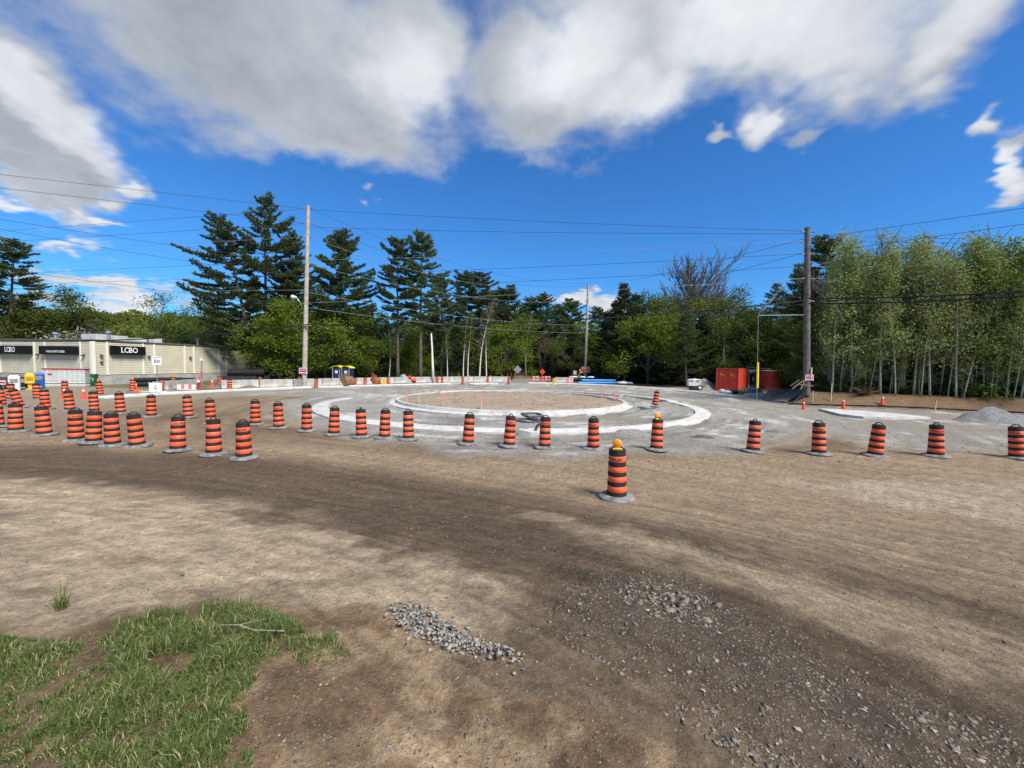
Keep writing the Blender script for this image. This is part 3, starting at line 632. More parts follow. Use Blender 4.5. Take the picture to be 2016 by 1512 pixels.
def drum_meshes():
    out = {}; prof = []; z = BODY_Z[0]; H = BODY_Z[1] - BODY_Z[0]; bands = []
    for kind, f in FR:
        z1 = z + f * H
        if kind == 'b': prof += [(drum_r(z) + .004, z), (drum_r(z1) + .004, z1)]
        else: prof += [(drum_r(z) - .003, z), (drum_r(z1) - .003, z1)]; bands.append((z, z1))
        z = z1
    prof[0] = (drum_r(.055) + .018, .055); prof.insert(1, (drum_r(.09) + .006, .085))
    prof += [(RT - .012, BODY_Z[1] + .012), (RT - .05, BODY_Z[1] + .006)]
    mb = MB(); mb.lathe(prof, 28); out['body'] = mb.mesh('body', BLK)
    mb = MB(); rows = []
    for r, zz in ((.17, .085), (.235, .076), (.29, .064), (.33, .052), (.352, .036), (.355, .012), (.345, 0.0)):
        rows.append([((r * (1 + .016 * math.cos(8 * a) * (r > .28))) * math.cos(a), (r * (1 + .016 * math.cos(8 * a) * (r > .28))) * math.sin(a), zz + .003 * math.sin(3 * a) * (0 < zz < .07)) for a in (2 * math.pi * j / 32 for j in range(32))])
    mb.rings(rows, True, True); out['base'] = mb.mesh('base', RUB, True)
    for i, (a, b) in enumerate(bands):
        mb = MB(); mb.lathe([(drum_r(a) - .0015, a + .003), (drum_r(a) + .0012, a + .006), (drum_r(b) + .0012, b - .006), (drum_r(b) - .0015, b - .003)], 28, False, False); out['s%d' % i] = mb.mesh('stripe', ORANGE, True)
    mb = MB(); mb.tube([(-.095, 0, .96), (-.09, 0, 1.01), (-.06, 0, 1.046), (0, 0, 1.058), (.06, 0, 1.046), (.09, 0, 1.01), (.095, 0, .96)], [.018, .017, .016, .016, .016, .017, .018], 6); out['handle'] = mb.mesh('handle', BLK, True)
    me, co = text_mesh('FOWLER', .082, 'lettering', .0014, 1.0)
    zc = (bands[3][0] + bands[3][1]) / 2; rr = drum_r(zc) + .0028
    a = co[:, 0] / rr; z_ = co[:, 1] + zc; r2 = np.array([drum_r(q) + .0032 for q in z_]); me.vertices.foreach_set('co', np.stack([r2 * np.sin(a), -r2 * np.cos(a), z_], 1).ravel()); me.materials.append(INK); out['text'] = me
    mb = MB(); mb.lathe([(.070, -.030), (.088, -.018), (.088, .018), (.070, .030)], 20)
    out['lens'] = mb.mesh('lens', AMBER, True); out['lens'].transform(Matrix.Rotation(R(90), 4, 'X'))
    mb = MB(); mb.box((0, .0, 0), (.19, .11, .075), 0, .012); mb.tube([(0, 0, .02), (0, 0, .10)], .03, 8); out['case'] = mb.mesh('battery_case', YEL)
    return out
DM = drum_meshes()
def az(p): return math.atan2(p.x, p.y)
def drum(px, py, label, group, text=0, light=0, lean=(0, 0), faded=False):
    p = on(px, py); t = thing('construction_drum', label, 'drum', p, -az(p) + R(text if text is not None else 150), group); t.scale = (1.03, 1.03, 1.04)
    if lean != (0, 0): t.rotation_euler = Euler((R(lean[1]), R(lean[0]), 0)).to_matrix().to_4x4().to_euler(); t.rotation_euler.z = -az(p)
    elif True: t.rotation_euler.x = RNG.normal(0, .03); t.rotation_euler.y = RNG.normal(0, .035)
    obj('base', DM['base'], t).rotation_euler.z = RNG.uniform(0, 1); obj('body', DM['body'], t)
    for i in range(4):
        s = obj('stripe', DM['s%d' % i], t)
        if i == 3 and text is not None: obj('lettering', DM['text'], s)
    h = obj('handle', DM['handle'], t); h.rotation_euler.z = RNG.normal(0, .35) - (R(text) if text is not None else 0)
    if light:
        b = obj('warning_light', DM['case'], t); b.location = (0, 0, .965); b.rotation_euler.z = -R(text or 0) + (R(60) if light == 2 else 0)
        l = obj('lens', DM['lens'], b); l.location = (0, 0, .125)
    return t
ORD = ['first', 'second', 'third', 'fourth', 'fifth', 'sixth', 'seventh', 'eighth', 'ninth', 'tenth', 'eleventh', 'twelfth', 'thirteenth', 'fourteenth', 'fifteenth', 'sixteenth', 'seventeenth', 'eighteenth']
drum(1214, 981, 'nearest drum, alone on the brown road, amber lamp facing the viewer', 'striped drums', -22, 1)
FRONT = [(-6, 842, None), (31, 850, None), (88, 857, 62), (150, 867, 28), (184, 872, None), (222, 876, None), (271, 878, None), (350, 887, 26), (421, 895, None), (481, 902, -30)]
for i, (a, b, tx) in enumerate(FRONT):
    drum(a, b, '%s striped drum from the left in the nearest left row' % ORD[i] if i else 'striped drum cut by the left edge of the picture, nearest row', 'nearest row of drums on the left', tx)
SECOND = [(138, 809, 40), (186, 811, None), (238, 815, None), (298, 820, 5), (371, 823, None), (416, 833, None), (503, 836, None), (549, 844, -35), (604, 850, -45), (657, 856, 25), (712, 861, None)]
for i, (a, b, tx) in enumerate(SECOND):
    drum(a, b, '%s drum from the left in the middle row ending at the faded drum' % ORD[i], 'middle row of drums', tx)
drum(757, 863, 'faded pinkish striped drum in front of the pale concrete ring', 'middle row of drums', None, lean=(2, 0))
drum(804, 866, 'striped drum just right of the faded pinkish drum', 'middle row of drums', None)
CEN = [(921, 874, None, 'striped drum standing alone in the middle of the row before the ring'), (1002, 878, -30, 'striped drum left of the gap in the concrete ring'), (1072, 881, 12, 'striped drum right of the gap in the concrete ring'), (1168, 884, -28, 'striped drum left of the near amber-lamp drum, in the row behind it')]
for a, b, tx, l in CEN: drum(a, b, l, 'middle row of drums', tx)
drum(1292, 887, 'striped drum with amber lamp turned sideways, row before the ring', 'middle row of drums', None, 2)
for i, (a, b, tx) in enumerate([(1482, 890, None), (1612, 895, -12), (1722, 898, None), (1842, 899, 18), (2004, 902, -25)]):
    drum(a, b, ('%s drum of the five in the right-hand row on bare gravel' % ORD[i]) if i < 4 else 'drum cut by the right edge of the picture', 'right-hand row of drums', tx)
drum(1289, 800, 'dusty leaning drum standing inside the concrete apron ring', 'striped drums', None, lean=(7, 0))
LEFTB = [(3, 800, 'drum behind the nearest left row, cut by the left picture edge', 0), (21, 788, 'drum standing behind the tilted drum at far left', 0), (74, 787, 'drum right behind the blue newspaper box, far left', 0), (90, 806, 'drum standing between the tilted drum and the left cone', 0), (129, 778, 'drum half hidden behind the left small cone', 0)]
for a, b, l, _ in LEFTB: drum(a, b, l, 'drums in front of the shop', None)
drum(40, 803, 'strongly tilted drum leaning left in front of the shop', 'drums in front of the shop', None, lean=(-13, 0))
drum(198, 778, 'drum with small amber lamp beside the green bin', 'drums in front of the shop', None, 2, lean=(-5, 0)); drum(261, 772, 'drum with amber lamp at the end of the smooth black pipes', 'drums in front of the shop', None, 2)
drum(318, 770, 'drum standing under the speed limit sign', 'drums in front of the shop', None); drum(452, 769, 'drum at the left end of the long barrier row', 'drums along the barriers', None)
FARB = [(622, 764.3, 'drum in front of the barriers just right of the left utility pole'), (699, 760, 'drum right of the larger rusty bucket before the barriers'), (719, 759.3, 'drum midway between the two rusty buckets'), (764, 757.8, 'drum right of the yellow attachment before the barriers'),
        (861, 755.4, 'left one of the paired drums before the barriers'), (871, 755.2, 'right one of the paired drums before the barriers'), (911, 757, 'drum standing before the gap between two middle barriers'), (960, 754, 'drum before the last barrier, behind the short kerb'), (1001, 757, 'drum at the open end of the barrier row')]
for a, b, l in FARB: drum(a, b, l, 'drums along the barriers', None)
def far_drum(px, py, Y, label, grp, light=0):
    p = D(px, py, Y); q = drop(p.x, p.y); t = thing('construction_drum', label, 'drum', q, RNG.uniform(0, 6), grp)
    obj('base', DM['base'], t); obj('body', DM['body'], t); [obj('stripe', DM['s%d' % i], t) for i in range(4)]
    if light: b = obj('warning_light', DM['case'], t); b.location = (0, 0, 1.0); obj('lens', DM['lens'], b).location = (0, 0, .175)
for px, Y, l, lt in ((341, 40.0, 'drum with amber lamp behind the short barriers near the pipes', 1), (432, 43.5, 'drum behind the barrier end beside the culvert pipes', 0), (512, 44.5, 'drum peeking over the barrier before the corrugated culverts', 0), (589, 47, 'drum peeking over the barrier left of the left pole', 0), (734, 55, 'drum with lamp peeking over the barrier above the small bucket', 1)):
    far_drum(px, 750, Y, l, 'drums behind the barriers', lt)
for i, (px, Y) in enumerate(((903, 64), (924, 65), (966, 67), (988, 70), (999, 84), (1006, 84), (1013, 86), (1024, 90), (1029, 90), (1034, 92), (1047, 92))):
    far_drum(px, 745, Y, '%s tiny drum from the left far down the road opening' % ORD[i], 'far drums down the road', int(i in (0, 10)))

# ------------------------------------------------------------------ traffic cones
CONE_O = mat('cone_orange', (.92, .09, .035), (.75, .075, .03), 10, .5); WHT = mat('white_reflective', (.80, .80, .78), (.66, .66, .64), 20, .45)
mb = MB(); mb.box((0, 0, .02), (.36, .36, .04), 0, .02); CB = mb.mesh('base', CONE_O)
mb = MB(); mb.lathe([(.135, .035), (.128, .06), (.034, .69), (.028, .71)], 16); CC = mb.mesh('cone_body', CONE_O, True)
def coner(z): return .128 + (.034 - .128) * (z - .06) / .63
def collar(a, b):
    mb = MB(); mb.lathe([(coner(a) + .001, a), (coner(a) + .004, a + .003), (coner(b) + .004, b - .003), (coner(b) + .001, b)], 16, False, False); return mb.mesh('collar', WHT, True)
CK1, CK2 = collar(.48, .60), collar(.30, .38)
mb = MB(); mb.tube([(0, 0, .68), (0, 0, 1.08)], [.03, .012], 8); CW = mb.mesh('wand', CONE_O, True)
def cone(px, py, label, wand=0, white=1, sc=1.0, tilt=0.0):
    p = on(px, py); t = thing('traffic_cone', label, 'cone', p, RNG.uniform(0, 1.5), 'orange traffic cones'); t.scale = (sc,) * 3; t.rotation_euler.y = tilt
    obj('base', CB, t); obj('cone_body', CC, t)
    if white: obj('collar', CK1, t)
    if wand: obj('wand', CW, t)
cone(127, 785, 'small cone directly left of the first middle-row drum', sc=1.05); cone(165, 786, 'small cone between two drums in front of the propane cages', sc=1.05)
cone(268, 770, 'cone right beside the amber-lamp drum at the pipes'); cone(418, 763, 'cone left of the long barrier row by the ribbon post', sc=1.15); cone(365, 763, 'cone standing behind the red and white striped board', sc=.9)
cone(1512, 782, 'all-orange cone standing before the metal sheets', 0, 0, 1.05); cone(1582, 805, 'cone with a tall orange wand below the right pole', 1, 1, .82); cone(1660, 804, 'cone with white collar behind the concrete wedge'); cone(1737, 797, 'rightmost cone, in front of the birch stand', 0, 1, .95)

# ------------------------------------------------------------------ concrete barriers
BPROF = [(-.30, 0), (-.30, .08), (-.17, .33), (-.10, .80), (-.08, .82), (.08, .82), (.10, .80), (.17, .33), (.30, .08), (.30, 0)]
def barrier(a, b, label, grp):
    L = (b - a).length; t = thing('concrete_barrier', label, 'barrier', a, math.atan2(b.y - a.y, b.x - a.x), grp)
    mb = MB(); rows = [[(x, y, z + (RNG.normal(0, .006) if z > .5 else 0)) for y, z in BPROF] for x in np.linspace(.035, L - .035, 7)]; mb.rings(rows, True, True); mb.build('barrier_body', CONC_OLD, t)
    for x in (.5, L - .5):
        mb = MB(); mb.tube([(x - .1, 0, .81), (x - .09, 0, .87), (x + .09, 0, .87), (x + .1, 0, .81)], .012, 5); mb.build('lifting_loop', mat('rusty_steel', (.16, .07, .035), (.08, .045, .03), 15, .8), t)
    return t
BL = [G(434, 765), G(560, 761.5), G(680, 757.4), G(800, 753.9), G(905, 751.8), G(1004, 751.2)]
Ls = [0]; [Ls.append(Ls[-1] + (BL[i + 1] - BL[i]).length) for i in range(5)]
def bl(s):
    i = max(0, min(4, next((j for j in range(5) if Ls[j + 1] >= s), 4))); return BL[i].lerp(BL[i + 1], (s - Ls[i]) / (Ls[i + 1] - Ls[i]))
nb = int(Ls[-1] / 3.0)
for i in range(nb):
    a, b = bl(Ls[-1] * i / nb), bl(Ls[-1] * (i + 1) / nb); barrier(a, b, '%s grey concrete barrier from the left in the long row' % ORD[min(i, 17)], 'long row of concrete barriers')
barrier(G(302, 770), G(347, 766), 'left one of two low concrete barriers below the speed sign', 'short barriers near the shop'); barrier(G(348, 766), G(388, 762), 'right one of two low concrete barriers, left of the hydrant', 'short barriers near the shop')
barrier(G(1092, 752.5), G(1128, 753), 'lone concrete barrier behind the yellow hydrant', None)

# ------------------------------------------------------------------ survey stakes
STK = mat('raw_pine_stake', (.62, .48, .30), (.50, .37, .22), 20, .8); PNK = mat('pink_ribbon', (.95, .16, .20), (.80, .10, .14), 20, .6); OPAINT = mat('orange_spray', (.95, .20, .06), None, 20, .6)
def stake(px, py, h, label, ribbon=1, z=None, w=.045, tip=1):
    p = G(px, py, z) if z is not None else on(px, py); t = thing('survey_stake', label, 'stake', p - Vector((0, 0, .08)), RNG.uniform(-.5, .5), 'survey stakes')
    mb = MB(); mb.box((0, 0, (h + .08) / 2), (w, w * .6, h + .08)); mb.build('stick', STK, t)
    if tip: mb = MB(); mb.box((0, 0, h - .02), (w + .006, w * .6 + .006, .20)); mb.build('painted_tip', OPAINT, t)
    if ribbon:
        mb = MB(); z0 = h * .72; mb.tube([(-.02, -.02, z0), (-.07, -.04, z0 - .03), (-.10, -.04, z0 - .12)], [.03, .022, .012], 4); mb.tube([(.02, -.02, z0), (.08, -.03, z0 + .03), (.13, -.03, z0 - .06)], [.025, .02, .01], 4); mb.build('ribbon', PNK, t)
ISL = [(801, 792, .8), (826, 796, 1.0), (872, 801, .7), (866, 777, .5), (913, 770, .35), (948, 805.5, .7), (950, 768, .4), (995, 771, .45), (1049, 775, .65), (1050, 807, .6), (1130, 804, .5), (1152, 782, .6), (1185, 785, .75), (1190, 800, .7), (1209, 790, .7), (1214, 794, .55)]
for i, (a, b, h) in enumerate(sorted(ISL)): stake(a, b, h, '%s pink-ribboned stake from the left on the earth island' % ORD[min(i, 17)], int(i % 3 != 1), .24)
stake(1600, 795, 1.0, 'short bare stake just right of the right pole', 0, None, .05, 0); stake(1636, 789, 1.35, 'tall bare stake right of the right pole', 0, None, .05, 0); stake(1841, 812, .85, 'orange-topped yellow stake behind the concrete wedge', 0, None, .07)
stake(719, 779, 1.2, 'thin pale stake in the sand heap of the apron ring', 0, None, .04, 0)

# ------------------------------------------------------------------ loose catch-basin frames and plates
IRON = mat('cast_iron', (.16, .165, .175), (.08, .08, .085), 10, .5, .3, 60, .6)
def frame(name, label, px, py, s, rz, tilt, zoff=0.0):
    p = on(px, py) + Vector((0, 0, zoff)); t = thing(name, label, 'frame', p, rz); t.rotation_euler = (tilt, 0, rz)
    for k, (x, y, dx, dy) in enumerate(((0, -s / 2, s, .16), (0, s / 2, s, .16), (-s / 2, 0, .16, s - .165), (s / 2, 0, .16, s - .165))): MB().box((x, y, .06), (dx, dy, .10), 0, .015).build('frame_bar', IRON, t)
frame('basin_frame', 'lower grey cast-iron basin frame on the gravel ring', 1041, 832, 1.0, .75, 0); frame('basin_frame', 'upper cast-iron frame resting tilted on the other frame', 1048, 826, .85, .35, .05, .16)
for a, b, s, l in ((1266, 806, .6, 'left dark steel plate beside the leaning drum'), (1288, 805, .5, 'right dark steel plate under the leaning drum')):
    p = on(a, b); o = MB().box((0, 0, .06), (s, s * .8, .05), 0, .01).build('steel_plate', IRON); o.location = p + Vector((0, 0, .05)); o.rotation_euler = (.1, .06, .4); tag(o, l, 'plate')
p = on(1040, 857); mb = MB(); mb.prism([(-.4, -.12), (.1, -.18), (.35, -.06), (.3, .12), (-.1, .18), (-.35, .12)], 0, .20); o = mb.build('concrete_chunk', CONC); o.location = p; o.rotation_euler = (.1, .12, -.2); tag(o, 'broken concrete block lying in the gap of the front ring', 'concrete block')
p = on(1057, 852); mb = MB(); mb.tube([(-.1, -.2, .05), (.0, -.05, .3), (.12, .1, .36)], .05, 8); o = mb.build('pipe_stub', BLK); o.location = p; tag(o, 'short black pipe stub sticking from the ring gap', 'pipe')

# ------------------------------------------------------------------ pipes
BPIPE = mat('black_polyethylene', (.014, .014, .015), (.026, .026, .027), 4, .65, spec=.15); BLUE = mat('blue_pvc', (.05, .27, .62), (.04, .20, .50), 5, .4)
def pipe(a, b, r, m, name, label, cat, corr=0, wall=.12, grp=None):
    v = b - a; L = v.length; t = thing(name, label, cat, a, 0, grp); t.rotation_euler = v.to_track_quat('Z', 'Y').to_euler(); prof = []
    n = int(L / .07) if corr else 1
    if corr:
        for i in range(n): z = L * i / n; prof += [(r, z), (r, z + .035), (r * .93, z + .042), (r * .93, z + .066)]
    else: prof = [(r, 0), (r, L)]
    prof = [(r * (1 - wall), L * .98), (r * (1 - wall), 0.0)][::-1][:0] + [(r * (1 - wall), .6), (r * (1 - wall), 0)] + prof + [(r * (1 - wall), L), (r * (1 - wall), L - .6)]
    mb = MB(); mb.lathe(prof, 18, True, True); mb.build('pipe_wall', m, t, True); smooth_by_angle(t.children[0], 35); return t
def lay(px0, px1, Y0, Y1, zc): 
    a, b = D(px0, 745, Y0), D(px1, 745, Y1); a = drop(a.x, a.y); b = drop(b.x, b.y); a.z += zc; b.z += zc; return a, b
for i, (x0, x1, y0, y1, z, r, l) in enumerate(((437, 505, 45, 47, .50, .50, 'front black corrugated culvert lying behind the barrier'), (452, 530, 46.2, 48.2, .50, .50, 'rear black corrugated culvert lying behind the barrier'), (448, 520, 45.6, 47.6, 1.30, .46, 'corrugated black culvert stacked on top of two others'))):
    pipe(*lay(x0, x1, y0, y1, z), r, BPIPE, 'culvert_pipe', l, 'pipe', 1, .10, 'corrugated culverts')
t = thing('culvert_coil', 'black corrugated pipe ring standing beside the culvert stack', 'pipe', drop(*[c for c in D(540, 745, 46)][:2]))
mb = MB(); mb.tube([(.62 * math.cos(a), .1 * math.sin(a), .78 + .62 * math.sin(a)) for a in np.linspace(0, 6.1, 26)], [.15 + .02 * (i % 2) for i in range(26)], 8); mb.build('pipe_coil', BPIPE, t)
for i, (x0, x1, y0, y1, z, r, l) in enumerate(((258, 345, 38.6, 41, .24, .24, 'front smooth black pipe before the shop foundation'), (262, 362, 39.3, 41.8, .24, .24, 'middle smooth black pipe before the shop foundation'), (266, 376, 40.0, 42.6, .24, .24, 'rear smooth black pipe before the shop foundation'), (262, 358, 38.9, 41.4, .66, .22, 'upper smooth black pipe lying across the others'), (290, 386, 39.9, 42.6, .62, .2, 'upper rear smooth black pipe reaching furthest right'))):
    pipe(*lay(x0, x1, y0, y1, z), r, BPIPE, 'plastic_pipe', l, 'pipe', 0, .12, 'smooth black pipes')
for i, (x0, x1, y0, y1, z, r, l) in enumerate(((1138, 1171, 59, 59.6, .2, .20, 'short front blue water pipe'), (1156, 1215, 59.6, 60.8, .2, .20, 'long front blue water pipe'), (1140, 1200, 60.4, 61.2, .2, .20, 'rear blue water pipe on the ground'), (1145, 1212, 60.0, 61.0, .55, .19, 'blue water pipe lying on top of the pile'))):
    pipe(*lay(x0, x1, y0, y1, z), r, BLUE, 'water_pipe', l, 'pipe', 0, .12, 'blue water pipes')
def blobmesh(name, parts, m, label, cat, loc, rz=0.0):
    t = thing(name, label, cat, loc, rz)
    for i, (c, s, nm, mm) in enumerate(parts):
        mb = MB(); rows = []
        for k in range(1, 7):
            f = math.pi * k / 7; rows.append([(c[0] + s[0] * math.sin(f) * math.cos(a) * (1 + .18 * math.sin(3 * a + k + i)), c[1] + s[1] * math.sin(f) * math.sin(a) * (1 + .15 * math.cos(2 * a + k)), c[2] - s[2] * math.cos(f)) for a in (2 * math.pi * j / 12 for j in range(12))])
        mb.rings(rows, True, True); mb.build(nm, mm or m, t, True)
    return t
TARPW = mat('white_plastic_wrap', (.66, .68, .70), (.42, .45, .5), 6, .4, .3, 20); TARPB = mat('blue_wrap', (.07, .25, .5), (.3, .4, .5), 3, .45, .3, 20)
blobmesh('wrapped_bundle', [((0, 0, .22), (.9, .3, .26), 'wrap', TARPW), ((1.0, .1, .2), (.8, .3, .22), 'wrap', TARPB), ((.3, .2, .4), (.4, .2, .16), 'wrap', TARPB)], TARPW, 'white and blue wrapped pipe fittings at the end of the blue pipes', 'bundle', on(1225, 757))
blobmesh('white_sacks', [((-1.6, 0, .12), (.7, .25, .14), 'sack', None), ((-.2, .1, .12), (.5, .25, .14), 'sack', None), ((1.0, 0, .12), (.6, .25, .14), 'sack', None)], TARPW, 'white sacks resting on the blue water pipes', 'sacks', D(1150, 744, 60.2).lerp(D(1150, 744, 60.2), 0) * 1.0)
bpy.context.view_layer.update()
# ------------------------------------------------------------------ the shop
SID = mat('tan_siding', (.60, .545, .41), (.54, .49, .365), .8, .75, .1, 40); TRIM = mat('cream_trim', (.84, .80, .67), (.78, .74, .62), 2, .7)
SIGNB = mat('black_sign_face', (.008, .008, .009), (.012, .012, .012), 3, .6, spec=.1); LETW = mat('white_letters', (.82, .82, .80), (.78, .78, .76), 8, .5); FOUND = mat('foundation_concrete', (.43, .42, .39), (.30, .29, .27), 1.2, .9, .3, 20, contrast=(.3, .7))
GALV = mat('galvanised_steel', (.50, .52, .54), (.34, .36, .38), 5, .35, .1, 30, .7); FLASH = mat('dark_flashing', (.10, .095, .09), (.07, .065, .06), 4, .6); ROOF = mat('roof_membrane', (.20, .20, .20), (.13, .13, .13), 2, .9)
bc = drop(-42.3, 40.0); bc.z = 0.0; BR = -math.atan2(2.9, 14.6); shop = thing('shop_building', 'long low tan-sided shop with black sign boxes and flat roof', 'shop', bc, BR)
BH = 4.5; FH = 1.0
def shop_pt(x, y, z=0.0): c, s = math.cos(BR), math.sin(BR); return (bc.x + x * c - y * s, bc.y + x * s + y * c, z)
def solve(fn, px, lo, hi):
    for _ in range(50):
        m_ = (lo + hi) / 2
        if (proj(fn(m_))[0] < px) == (proj(fn(lo))[0] < px): lo = m_
        else: hi = m_
    return (lo + hi) / 2
def sx(px): return solve(lambda x: shop_pt(x, 0, 4), px, -30, 0)          # along the front face
def sy(px): return solve(lambda y: shop_pt(0, y, 4), px, 0, 30)           # along the side face
LW, LS = 26.0, 26.0
MB().box((-LW / 2, LS / 2, BH / 2 - .1), (LW - .1, LS - .1, BH - .25)).build('wall_core', FOUND, shop)
MB().box((-LW / 2, LS / 2, FH / 2), (LW + .12, LS + .12, FH)).build('foundation', FOUND, shop)
MB().box((-LW / 2, LS / 2, BH + .02), (LW + .3, LS + .3, .14)).build('roof_edge', FLASH, shop)
MB().box((-LW / 2, LS / 2, BH + .12), (LW - .3, LS - .3, .06)).build('roof', ROOF, shop)
def clap(face, a, b, z0, z1):
    mb = MB(); n = int((z1 - z0) / .185); h = (z1 - z0) / n; e = .02
    for i in range(n):
        za, zb = z0 + i * h, z0 + (i + 1) * h
        if face == 'x': mb.add([(a, -.10, za), (b, -.10, za), (b, -.065, zb), (a, -.065, zb), (a, -.065, za), (b, -.065, za)], [(0, 1, 2, 3), (4, 5, 1, 0)])
        else: mb.add([(.10, a, za), (.10, b, za), (.065, b, zb), (.065, a, zb), (.065, a, za), (.065, b, za)], [(0, 1, 2, 3), (4, 5, 1, 0)])
    return mb.build('siding_panel', SID, shop)
FX = [-25.9] + sorted([sx(p) for p in (2, 69, 90, 160)]) + [-.12]; SY = [.12] + [sy(p) for p in (209, 280, 302, 362, 380, 429, 445)] + [25.9]
for i in range(len(FX) - 1): clap('x', FX[i] + .06, FX[i + 1] - .06, FH + .06, BH - .08)
for i in range(len(SY) - 1): clap('y', SY[i] + .06, SY[i + 1] - .06, FH + .06, BH - .08)
for x in FX[1:-1]: MB().box((x, -.085, (FH + BH) / 2), (.16, .10, BH - FH - .04)).build('pilaster', TRIM, shop)
for y in SY[1:-1]: MB().box((.085, y, (FH + BH) / 2), (.10, .16, BH - FH - .04)).build('pilaster', TRIM, shop)
MB().box((.04, -.04, (FH + BH) / 2), (.30, .30, BH - FH - .04)).build('corner_post', TRIM, shop)
def serif(body, size):
    me, co = text_mesh(body, size, 'lettering', size * .012, .82); return me
def sign(face, a, b, z0, z1, txt, size, lcbo):
    t = MB()
    if face == 'x': t.box(((a + b) / 2, -.30, (z0 + z1) / 2), (b - a, .38, z1 - z0), 0, .02)
    else: t.box((.30, (a + b) / 2, (z0 + z1) / 2), (.38, b - a, z1 - z0), 0, .02)
    s = t.build('sign_box', SIGNB, shop); me, co = text_mesh(txt, size, 'lettering', size * .015, .80 if lcbo else 1.0)
    if lcbo:                                                     # add the slab serifs of the fascia letters
        w = co[:, 0]; x0, x1 = w.min(), w.max(); y0, y1 = co[:, 1].min(), co[:, 1].max(); q = size * .045
        mb = MB(); n = len(me.vertices); vs = [tuple(v.co) for v in me.vertices]; fs = [tuple(p.vertices) for p in me.polygons]; mb.v = vs; mb.f = fs; mb.mi = [0] * len(fs)
        def bar(x, y, dx, dy): mb.add([(x - dx, y - dy, .002), (x + dx, y - dy, .002), (x + dx, y + dy, .002), (x - dx, y + dy, .002)], [(0, 1, 2, 3)])
        bar(x0 + q * 1.0, y1 - q * .5, q * 2.4, q * .55); bar(x0 + q * .6, y0 + q * .9, q * 2.2, q * .55); bar(x0 + q * 1.2, (y0 + y1) / 2, q * 1.3, (y1 - y0) / 2 - q * .5)
        xb = x0 + (x1 - x0) * .475; bar(xb, y1 - q * .9, q * 1.8, q * .5); bar(xb, y0 + q * .9, q * 1.8, q * .5); bar(xb + q * .4, (y0 + y1) / 2, q * 1.2, (y1 - y0) / 2 - q)
        me2 = mb.mesh('lettering', LETW)
    else: me2 = me; me2.materials.append(LETW)
    l = obj('lettering', me2, s); zc = (z0 + z1) / 2
    if face == 'x': l.location = ((a + b) / 2 + (0 if txt != 'X' else 0), -.505, zc); l.rotation_euler = (R(90), 0, 0)
    else: l.location = (.505, (a + b) / 2, zc); l.rotation_euler = (R(90), 0, R(90))
    return s, l
def zat(px, py, x, y): 
    lo, hi = 0, 6
    for _ in range(40):
        m_ = (lo + hi) / 2
        if proj(shop_pt(x, y, m_))[1] > py: lo = m_
        else: hi = m_
    return lo
zt, zb = zat(31, 680.5, -9, -.3), zat(31, 697, -9, -.3)
s, l = sign('x', sx(-18), sx(67), zb, zt, 'LCBO', .72, 1); l.location.x = sx(32)
s, l = sign('x', sx(88), sx(158.5), zb, zt, 'WINE SPIRITS BEER', .30, 0); l.location.z = zb + .30; l.location.x = sx(121)
a_, b_ = sy(213), sy(280); zt2, zb2 = zat(245, 681.5, .3, (a_ + b_) / 2), zat(245, 698.5, .3, (a_ + b_) / 2)
s, l = sign('y', a_, b_, zb2, zt2, 'LCBO', .78, 1)
for f, v in (('x', sx(78)), ('x', sx(168)), ('y', sy(196)), ('y', sy(290)), ('y', sy(372)), ('y', sy(437))):
    mb = MB(); c = (v, -.16, 3.05) if f == 'x' else (.16, v, 3.05); mb.box(c, (.16, .16, .20), 0, .03); c2 = (v, -.26, 2.98) if f == 'x' else (.26, v, 2.98); mb.box(c2, (.26, .20, .12) if f == 'x' else (.20, .26, .12), 0, .03); mb.build('wall_lamp', FLASH, shop)
mb = MB(); mb.box((.18, sy(196.5), 2.35), (.22, .22, .22), 0, .05); mb.build('wall_lamp', FLASH, shop)
def vent(x, y, h, r):
    mb = MB(); mb.lathe([(r, BH + .1), (r, BH + h * .72), (r * .8, BH + h * .74)], 12, c=(x, y)); mb.lathe([(r * 2.1, BH + h * .80), (r * 2.0, BH + h * .86), (r * .8, BH + h), (.02, BH + h * 1.02)], 12, c=(x, y)); mb.lathe([(r * .8, BH + h * .7), (r * .8, BH + h * .82)], 8, c=(x, y)); mb.build('roof_vent', GALV, shop)
vent(sx(80), 1.2, .95, .14); vent(sx(184), 1.4, 1.1, .14); vent(-3.6, 14, 1.2, .13); vent(-5.2, 6.0, .75, .2)
RTU = mat('rooftop_unit', (.52, .52, .50), (.42, .42, .41), 2, .6)
for (x, y, dx, dy, dz) in ((-7.2, 5.0, 2.2, 1.6, .85), (-5.2, 5.6, 1.3, 1.4, .72), (-3.0, 6.2, 1.2, 1.2, .5), (-2.0, 7.4, .9, .9, .55)):
    MB().box((x, y, BH + .15 + dz / 2), (dx, dy, dz), 0, .03).build('rooftop_unit', RTU, shop)
